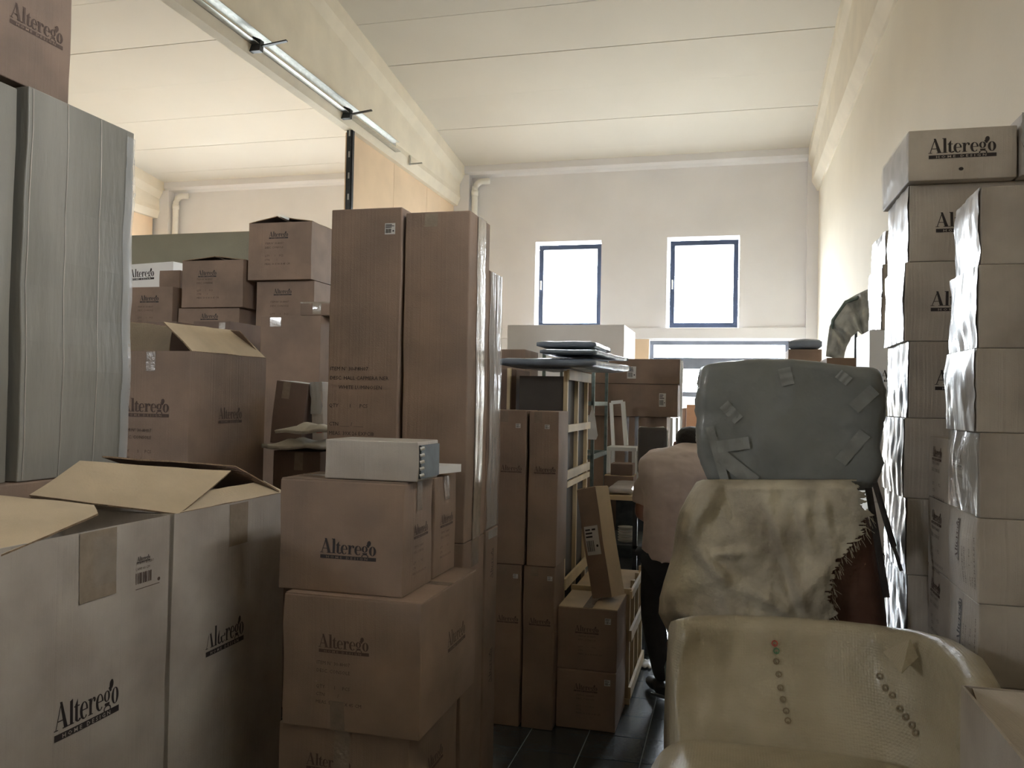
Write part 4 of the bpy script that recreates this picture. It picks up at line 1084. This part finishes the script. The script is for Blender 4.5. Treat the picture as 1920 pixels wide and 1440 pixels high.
# dust cloth: draped over front and upper edge, ragged on the right
cl = empty('dust_cloth', 'stained cream dust cloth with ragged right edge over the armchair', 'cloth', ((xa0+xa1)/2, Ya, za1))
def cloth():
    NX, NY = 150, 130; V = []; Fc = []; ok = {}
    # outline in picture terms: left and right limits by height
    LB = [(893, 1338), (905, 1306), (930, 1291), (960, 1275), (990, 1268), (1040, 1262), (1090, 1246), (1120, 1238), (1150, 1236), (1190, 1256)]
    RB = [(893, 1600), (915, 1618), (940, 1622), (965, 1634), (985, 1622), (1000, 1622), (1030, 1590), (1060, 1574), (1085, 1562), (1110, 1560), (1150, 1566), (1165, 1560), (1175, 1545), (1190, 1520)]
    f = lambda T, y: float(np.interp(y, [t[0] for t in T], [t[1] for t in T]))
    for j in range(NY+1):
        y = 900+(1194-900)*j/NY
        for i in range(NX+1):
            u_ = i/NX; l, r_ = f(LB, y), f(RB, y)
            r_ += 9*mn.noise(Vector((y*.05, 3, 0)))+7*mn.noise(Vector((y*.19, 8, 0)))
            x = l+(r_-l)*u_
            yy = y
            if j == NY: yy = y+5*mn.noise(Vector((x*.03, 0, 4)))
            # relief: long diagonal folds and soft billows
            fd = 0
            for (x1_, y1_, x2_, y2_, a_, w_) in ((1418, 905, 1520, 1180, .022, 13), (1425, 925, 1500, 1165, -.018, 11), (1315, 1040, 1375, 1110, .026, 12), (1400, 1100, 1510, 1175, .018, 12), (1505, 930, 1520, 1060, .016, 11), (1540, 930, 1560, 1020, .016, 9), (1270, 1010, 1330, 940, .020, 16), (1330, 1040, 1420, 1035, .016, 9), (1255, 1150, 1420, 1165, .022, 14), (1300, 1150, 1500, 1190, -.014, 12), (1480, 1140, 1560, 1060, .014, 14), (1340, 905, 1300, 1000, .015, 14)):
                dx, dy = x2_-x1_, y2_-y1_; L2 = dx*dx+dy*dy; t = max(0, min(1, ((x-x1_)*dx+(yy-y1_)*dy)/L2))
                dd_ = math.hypot(x-x1_-t*dx, yy-y1_-t*dy); fd += 1.6*a_*math.exp(-(dd_/w_)**2)*(.4+.6*math.sin(math.pi*min(1, t*1.1+.05)))
            bil = .030*mn.noise(Vector((x*.012, yy*.012, 5)))+.014*mn.noise(Vector((x*.04, yy*.03, 7)))+.007*ridged(Vector((x*.011, yy*.008, 3)), 2.4, 5)
            edge = max(0, 1-(yy-893)/26)
            wrapl = max(0, 1-u_*9); 
            Y_ = Ya-.035-fd-bil+.16*edge**2+.16*wrapl**2
            V.append(aY(x, yy, Y_)-cl.location)
    for j in range(NY):
        for i in range(NX):
            # teeth along the torn right edge
            if i > NX-7 and mn.noise(Vector((j*.55, i*.2, 1))) > .15+.10*(NX-i-1)-.2: continue
            q = j*(NX+1)+i; Fc.append((q, q+1, q+NX+2, q+NX+1))
    o = mesh('cloth_sheet', V, Fc, 'cloth', cl, smooth=True)
    s_ = o.modifiers.new('t', 'SOLIDIFY'); s_.thickness = .003
    # frayed threads
    m_ = MB(); r_ = random.Random(5)
    for k in range(80):
        y = r_.uniform(965, 1188); x = f(RB, y)+r_.uniform(-6, 4); p = aY(x, y, Ya-.03)
        L_ = r_.uniform(.012, .04); d_ = Vector((r_.uniform(.1, 1), r_.uniform(-.2, .1), r_.uniform(-1.6, -.3))).normalized()
        m_.tube([p, p+d_*L_*.5+Vector((0, -.003, -.002)), p+d_*L_+Vector((0, 0, -.006))], .0007, 4)
    m_.build('fray_threads', 'raw_edge', cl, kind='stuff')
cloth()

# --- bubble wrapped armchair in front
bw = empty('bubble_wrapped_chair', 'wide armchair wrapped in yellowish bubble wrap in the right foreground', 'armchair', (.2, 2.9, 0))
def bchair():
    # back: swept wall; path in plan, height per station
    st = [  # px x at top, top y, Y at top, bottom Y
        (1284, 1196, 3.06, 2.92), (1314, 1188, 3.10, 2.94), (1380, 1186, 3.15, 2.97), (1470, 1190, 3.18, 2.98), (1560, 1196, 3.18, 2.98), (1640, 1205, 3.14, 2.95), (1700, 1213, 3.04, 2.88), (1745, 1226, 2.90, 2.76), (1780, 1252, 2.74, 2.62), (1797, 1290, 2.58, 2.48), (1800, 1340, 2.42, 2.36), (1795, 1400, 2.28, 2.24)]
    n = 70; rows = 34; V = []; Fc = []
    S = np.array(st); tt = np.linspace(0, len(st)-1, n+1)
    def ip(c, t): return float(np.interp(t, range(len(st)), S[:, c]))
    zseat = .50
    for i, t in enumerate(tt):
        top = aY(ip(0, t), ip(1, t), ip(2, t)); Yb = ip(3, t)
        # outward direction in plan
        a = max(0, t-.3); b = min(len(st)-1, t+.3); p1_ = aY(ip(0, a), ip(1, a), ip(2, a)); p2_ = aY(ip(0, b), ip(1, b), ip(2, b))
        tg = Vector((p2_.x-p1_.x, p2_.y-p1_.y, 0)).normalized(); outw = Vector((-tg.y, tg.x, 0))
        th = .10
        for k in range(rows+1):
            f = k/rows
            if f < .5:      # inside face from seat up to the rim
                g = f/.5; z = zseat-.05+(top.z-zseat+.05)*min(1, g**.9)
                lean = (1-g)*(ip(2, t)-Yb)
                curve = .045*math.sin(math.pi*g)
                p = Vector((top.x, top.y, z))-Vector((0, lean, 0))+outw*(curve-.0)-Vector((0, 0, 0))
                p.z -= .03*max(0, g-.86)/.14*0
            elif f < .66:    # rolled rim
                g = (f-.5)/.16; ang = math.pi*g; p = Vector((top.x, top.y, top.z))+outw*(th/2*(1-math.cos(ang)))+Vector((0, 0, .045*math.sin(ang)))
            else:
                g = (f-.66)/.34; p = Vector((top.x, top.y, top.z*(1-g)+.03*g))+outw*(th+.02*math.sin(math.pi*g))
            p += Vector((0, -.010, .004))*ridged(Vector((p.x*1.6, p.y, p.z*.8)), 3.5, 6)
            V.append(p-bw.location)
    for i in range(n):
        for k in range(rows):
            q = i*(rows+1)+k; Fc.append((q, q+1, q+rows+2, q+rows+1))
    Fc.append(tuple(range(rows, -1, -1))); Fc.append(tuple(n*(rows+1)+k for k in range(rows+1)))
    o = mesh('backrest', V, Fc, 'bubble_wrap', bw, smooth=True)
    s_ = o.modifiers.new('t', 'SOLIDIFY'); s_.thickness = .004
    # seat cushion with rolled rear edge
    xl, xr_ = aY(1222, 1410, 2.75).x, .66
    def sfn(p, n_):
        return p+Vector((n_.x, n_.y, n_.z))*.010*ridged(p, 4, 3)+Vector((0, 0, -.02*max(0, p.x-.2)))
    soft('seat_cushion', 'bubble_wrap', bw, [xl, xr_, 1.99, 2.93, .22, .555], 5, sfn, sub=5)
    soft('base', 'bubble_wrap', bw, [aY(1292, 1300, 3.0).x, xr_-.03, 2.1, 2.95, .012, .24], 6, sfn, sub=4)
    # pointed corner of wrap standing up at the rear
    a, b, c_ = aY(1655, 1222, 3.02), aY(1722, 1232, 2.94), aY(1706, 1198, 2.95)
    mid = aY(1690, 1262, 2.90); V = [a, b, c_, mid]
    q = mesh('wrap_corner', [v-bw.location for v in V], [(0, 3, 2), (3, 1, 2)], 'bubble_wrap', bw); s_ = q.modifiers.new('t', 'SOLIDIFY'); s_.thickness = .004
    # printed recycling marks in two columns
    for cols, m_ in (([(1452, 1206), (1455, 1220)], None), ([(1455, 1240), (1460, 1265), (1463, 1290), (1468, 1312), (1474, 1334), (1477, 1352)], 'mark_ink'), ([(1650, 1268), (1661, 1290), (1674, 1304), (1688, 1330), (1699, 1345), (1711, 1360), (1718, 1375)], 'mark_ink')):
        for k, (px, py) in enumerate(cols):
            d_ = ray(px, py); hit = None
            dg = bpy.context.evaluated_depsgraph_get()
            V = [tuple(v.co) for v in o.data.vertices]
            r0 = CAM-bw.location
            ok, lo_, nn, fi = o.ray_cast(r0, d_.normalized())
            if not ok: continue
            nn = nn if nn.dot(d_) < 0 else -nn; c_ = lo_+nn*.006
            ux = nn.cross(Vector((0, 0, 1))).normalized(); uy = ux.cross(nn).normalized(); ux = -ux
            if ux.x < 0: ux = -ux
            pol = ring(0, 0, .012, .012, .007, .007, n=8)+rect(-.003, -.008, .003, -.002); VV = []; FF_ = []
            for p in pol: FF_.append(tuple(range(len(VV), len(VV)+len(p)))); VV += [c_+ux*a_+uy*b_ for a_, b_ in p]
            mesh('printed_mark', VV, FF_, m_ or ('red_print' if k == 0 else 'green_ink'), bw)
mat('mark_ink', (.24, .19, .12), .7, .1)
bpy.context.view_layer.update()
bchair()

# --- open carton at lower right
Yo = 1.95
po = aY(1802, 1284, Yo)
oc = Carton([po.x, po.x+.50, 1.35, Yo, po.z-.55, po.z], 'open brown carton at the lower right corner with its flaps folded in', None, 'white_board', opened=True, name='opened_carton', bulge=.002)
oc.root.location.z = po.z-.55
oc.flap([(po.x+.02, Yo-.006, po.z-.004), (po.x+.49, Yo-.006, po.z-.004), (po.x+.47, Yo-.22, po.z-.16), (po.x+.04, Yo-.22, po.z-.16)], m='kraft_light', bend=0)
Carton([po.x+.0, po.x+.50, 1.35, Yo, .001, po.z-.552], 'carton supporting the open one at the lower right corner', None, 'white_board')

# --- folding stool leg piece beside the wrapped chair
fs = empty('folding_stool', 'dark folding stool with reddish seat and metal legs left of the wrapped chair', 'stool', (-.22, 3.45, 0))
Yv = 3.5
a, b, c_, d_ = aY(1250, 1204, Yv), aY(1274, 1196, Yv), aY(1277, 1262, Yv+.02), aY(1262, 1275, Yv)
q = MB(); q.prism([(p.x, p.z) for p in (aY(1249, 1205, Yv), aY(1274, 1196, Yv), aY(1279, 1240, Yv), aY(1277, 1300, Yv), aY(1264, 1268, Yv), aY(1255, 1245, Yv))], 'y', Yv, Yv+.05); q.build('seat', 'leather', fs, bevel=.006)
q = MB(); q.bar(aY(1259, 1222, Yv-.02), aY(1248, 1252, Yv-.02), .022, .012); q.bar(aY(1251, 1250, Yv-.02), aY(1257, 1335, Yv-.02), .022, .014); q.build('leg', 'green_metal', fs)
q = MB(); q.bar(aY(1276, 1290, Yv), aY(1268, 1345, Yv), .02, .014); q.build('leg', 'green_metal', fs)
q = MB(); q.bar(aY(1220, 1300, Yv-.015), aY(1258, 1311, Yv-.015), .014, .010); q.build('brace', 'dark_steel', fs)
q = MB(); q.tube([aY(1266, 1268, Yv-.01), aY(1265, 1278, Yv-.01)], .006, 8); q.build('hinge', 'white_metal', fs)

# crumpled white paper on tiles
sheet('paper_scrap', aZ(1200, 1256, 0).x, aZ(1214, 1256, 0).x+.02, 5.25, 5.42, .003, 'paper', .02, .003, 'crumpled pale scrap of paper on the far floor tiles', 'paper', n=10, seed=2)

# ------------------------------------------------------------------ the man
def skin(name, m, parent, joints, edges, sub=2, **props):
    """joints: list of (Vector, rx, ry); first is the root"""
    me = bpy.data.meshes.new(name); me.from_pydata([tuple(Vector(j[0])-loc_of(parent)) for j in joints], edges, [])
    me.materials.append(MATS[m]); o = link(name, me, parent, **props)
    mo = o.modifiers.new('skin', 'SKIN'); mo.use_smooth_shade = True
    for i, j in enumerate(joints):
        d = me.skin_vertices[0].data[i]; d.radius = (j[1], j[2] if len(j) > 2 else j[1]); d.use_root = (i == 0)
    s_ = o.modifiers.new('s', 'SUBSURF'); s_.levels = sub; s_.render_levels = sub
    return o
Yp_ = 4.85
pel = aY(1250, 1030, Yp_); hipL = aY(1232, 1050, Yp_); hipR = aY(1275, 1050, Yp_)
wa = aY(1252, 985, Yp_+.02); ch = aY(1262, 905, Yp_+.10); up = aY(1272, 868, Yp_+.16); nk = aY(1290, 856, Yp_+.24); hd = aY(1295, 836, Yp_+.36)
shL = aY(1215, 876, Yp_+.16); elL = aY(1201, 962, Yp_+.20); wrL = aY(1222, 975, Yp_+.43)
shR = aY(1328, 880, Yp_+.16); elR = aY(1345, 960, Yp_+.22); wrR = aY(1318, 985, Yp_+.45)
knL = aY(1224, 1160, Yp_-.02); anL = aY(1244, 1272, Yp_-.06); knR = aY(1285, 1160, Yp_+.12); anR = aY(1290, 1262, Yp_+.10)
anL.z = .09; anR.z = .09
man = empty('person', 'man in pale t-shirt and dark trousers bending forward, seen from behind', 'person', (pel.x, pel.y, 0))
def mix(a, b, t): return a.lerp(b, t)
J = [(pel, .10, .085), (wa, .10, .08), (ch, .12, .09), (up, .09, .075), (nk, .045), (mix(nk, hd, .5), .048), (hd, .070, .078), (hd+Vector((.0, .02, .015)), .064, .072),
     (shL, .045), (mix(shL, elL, .5), .043), (elL, .042), (mix(elL, wrL, .5), .038), (wrL, .027),
     (shR, .045), (mix(shR, elR, .5), .043), (elR, .042), (mix(elR, wrR, .5), .038), (wrR, .027),
     (hipL, .08), (mix(hipL, knL, .5), .07), (knL, .058), (mix(knL, anL, .4), .053), (anL, .038),
     (hipR, .08), (mix(hipR, knR, .5), .07), (knR, .058), (mix(knR, anR, .4), .053), (anR, .038)]
Ee = [(0, 1), (1, 2), (2, 3), (3, 4), (4, 5), (5, 6), (6, 7), (3, 8), (8, 9), (9, 10), (10, 11), (11, 12), (3, 13), (13, 14), (14, 15), (15, 16), (16, 17), (0, 18), (18, 19), (19, 20), (20, 21), (21, 22), (0, 23), (23, 24), (24, 25), (25, 26), (26, 27)]
skin('body', 'skin', man, J, Ee)
for side, wr, el in ((-1, wrL, elL), (1, wrR, elR)):
    d = (wr-el).normalized(); lat = Vector((1, 0, 0)); dn = Vector((0, 0, -1)); palm = wr+d*.05
    hj = [(wr, .026, .02), (palm, .036, .016), (palm+d*.03, .034, .015)]; he = [(0, 1), (1, 2)]
    for k in range(4):
        o_ = lat*(-.027+.018*k); L_ = (.030, .034, .032, .025)[k]; b0 = len(hj)
        hj += [(palm+d*.038+o_, .009), (palm+d*(.04+L_)+o_+dn*.008, .0085), (palm+d*(.04+L_*1.6)+o_+dn*.028, .0075), (palm+d*(.04+L_*1.7)+o_+dn*.048, .007)]
        he += [(2, b0), (b0, b0+1), (b0+1, b0+2), (b0+2, b0+3)]
    b0 = len(hj); hj += [(palm-lat*side*-.0+lat*(-side)*.035, .011), (palm+lat*(-side)*.052+d*.025+dn*.01, .010), (palm+lat*(-side)*.050+d*.05+dn*.025, .008)]; he += [(1, b0), (b0, b0+1), (b0+1, b0+2)]
    skin('hand', 'skin', man, hj, he, 1)
# head details
for sx in (-1, 1):
    e = MB(); e.tube([hd+Vector((sx*.078, .01, -.012)), hd+Vector((sx*.092, -.002, .0)), hd+Vector((sx*.088, -.008, .022))], .01, 8, radii=[.012, .018, .012]); e.build('ear', 'skin', man, smooth=True)
    MB().tube([hd+Vector((sx*.032, .100, -.002)), hd+Vector((sx*.032, .116, -.002))], .012, 8).build('eye', 'white_metal', man, smooth=True)
MB().tube([hd+Vector((0, .10, .01)), hd+Vector((0, .135, -.025)), hd+Vector((0, .11, -.035))], .012, 8).build('nose', 'skin', man, smooth=True)
MB().tube([hd+Vector((-.025, .105, -.055)), hd+Vector((0, .113, -.057)), hd+Vector((.025, .105, -.055))], .006, 6).build('mouth', 'red_print', man, smooth=True)
def hf(p, n):
    return p+n*.004*mn.noise(p*40)
soft('hair', 'hair', man, [hd.x-.088, hd.x+.088, hd.y-.105, hd.y+.10, hd.z-.035, hd.z+.118], 2.4, hf, sub=4)
# t-shirt
def shirt():
    m = MB(); k = 24
    secs = [(832, 1291, 17, .055, 5.13), (838, 1286, 30, .085, 5.07), (847, 1273, 52, .115, 5.02), (862, 1266, 66, .135, 4.98), (888, 1264, 65, .145, 4.94), (930, 1264, 57, .145, 4.90), (985, 1263, 55, .140, 4.87), (1020, 1262, 57, .148, 4.86), (1047, 1262, 58, .155, 4.85)]
    for py, px, hw, dp, Y in secs:
        c_ = aY(px, py, Y); w_ = hw*Y/F
        for q in range(k):
            t = 2*math.pi*q/k; ct, st = math.cos(t), math.sin(t)
            m.v.append(c_+Vector((w_*abs(ct)**.85*(1 if ct > 0 else -1), dp*abs(st)**.85*(1 if st > 0 else -1), .006*math.sin(3*t+py))))
    for a in range(len(secs)-1):
        for q in range(k): m.f.append((a*k+q, a*k+(q+1) % k, (a+1)*k+(q+1) % k, (a+1)*k+q))
    m.f.append(tuple(range(k))[::-1]); m.f.append(tuple((len(secs)-1)*k+q for q in range(k)))
    for sx, a, b in ((-1, aY(1221, 876, 4.97), aY(1203, 944, 5.0)), (1, aY(1322, 884, 4.97), aY(1340, 948, 5.0))):
        m.tube([a+Vector((-sx*.05, 0, .0)), a, mix(a, b, .5), b], .07, 16, radii=[.05, .078, .070, .062])
    o = m.build('t_shirt', 'shirt', man, smooth=True)
    r_ = o.modifiers.new('remesh', 'REMESH'); r_.mode = 'VOXEL'; r_.voxel_size = .010; r_.use_smooth_shade = True
    s_ = o.modifiers.new('smooth', 'SMOOTH'); s_.iterations = 6
    tx = bpy.data.textures.new('folds', 'CLOUDS'); tx.noise_scale = .11; d_ = o.modifiers.new('folds', 'DISPLACE'); d_.texture = tx; d_.strength = .020; d_.mid_level = .5
shirt()
# trousers
Pj = [(pel+Vector((0, 0, -.03)), .135, .115), (hipL, .108), (mix(hipL, knL, .5), .090), (knL, .073), (mix(knL, anL, .45), .066), (anL+Vector((0, 0, -.01)), .052),
      (hipR, .108), (mix(hipR, knR, .5), .090), (knR, .073), (mix(knR, anR, .45), .066), (anR+Vector((0, 0, -.01)), .052)]
skin('trousers', 'trousers', man, Pj, [(0, 1), (1, 2), (2, 3), (3, 4), (4, 5), (0, 6), (6, 7), (7, 8), (8, 9), (9, 10)])
for an, dx in ((anL, -.09), (anR, .03)):
    heel = Vector((an.x, an.y-.05, .045)); toe = Vector((an.x+dx, an.y+.17, .038))
    skin('shoe', 'rubber', man, [(Vector((an.x, an.y-.01, .075)), .048), (heel, .042, .040), (mix(heel, toe, .55), .046, .036), (toe, .038, .030)], [(0, 1), (0, 2), (2, 3)])
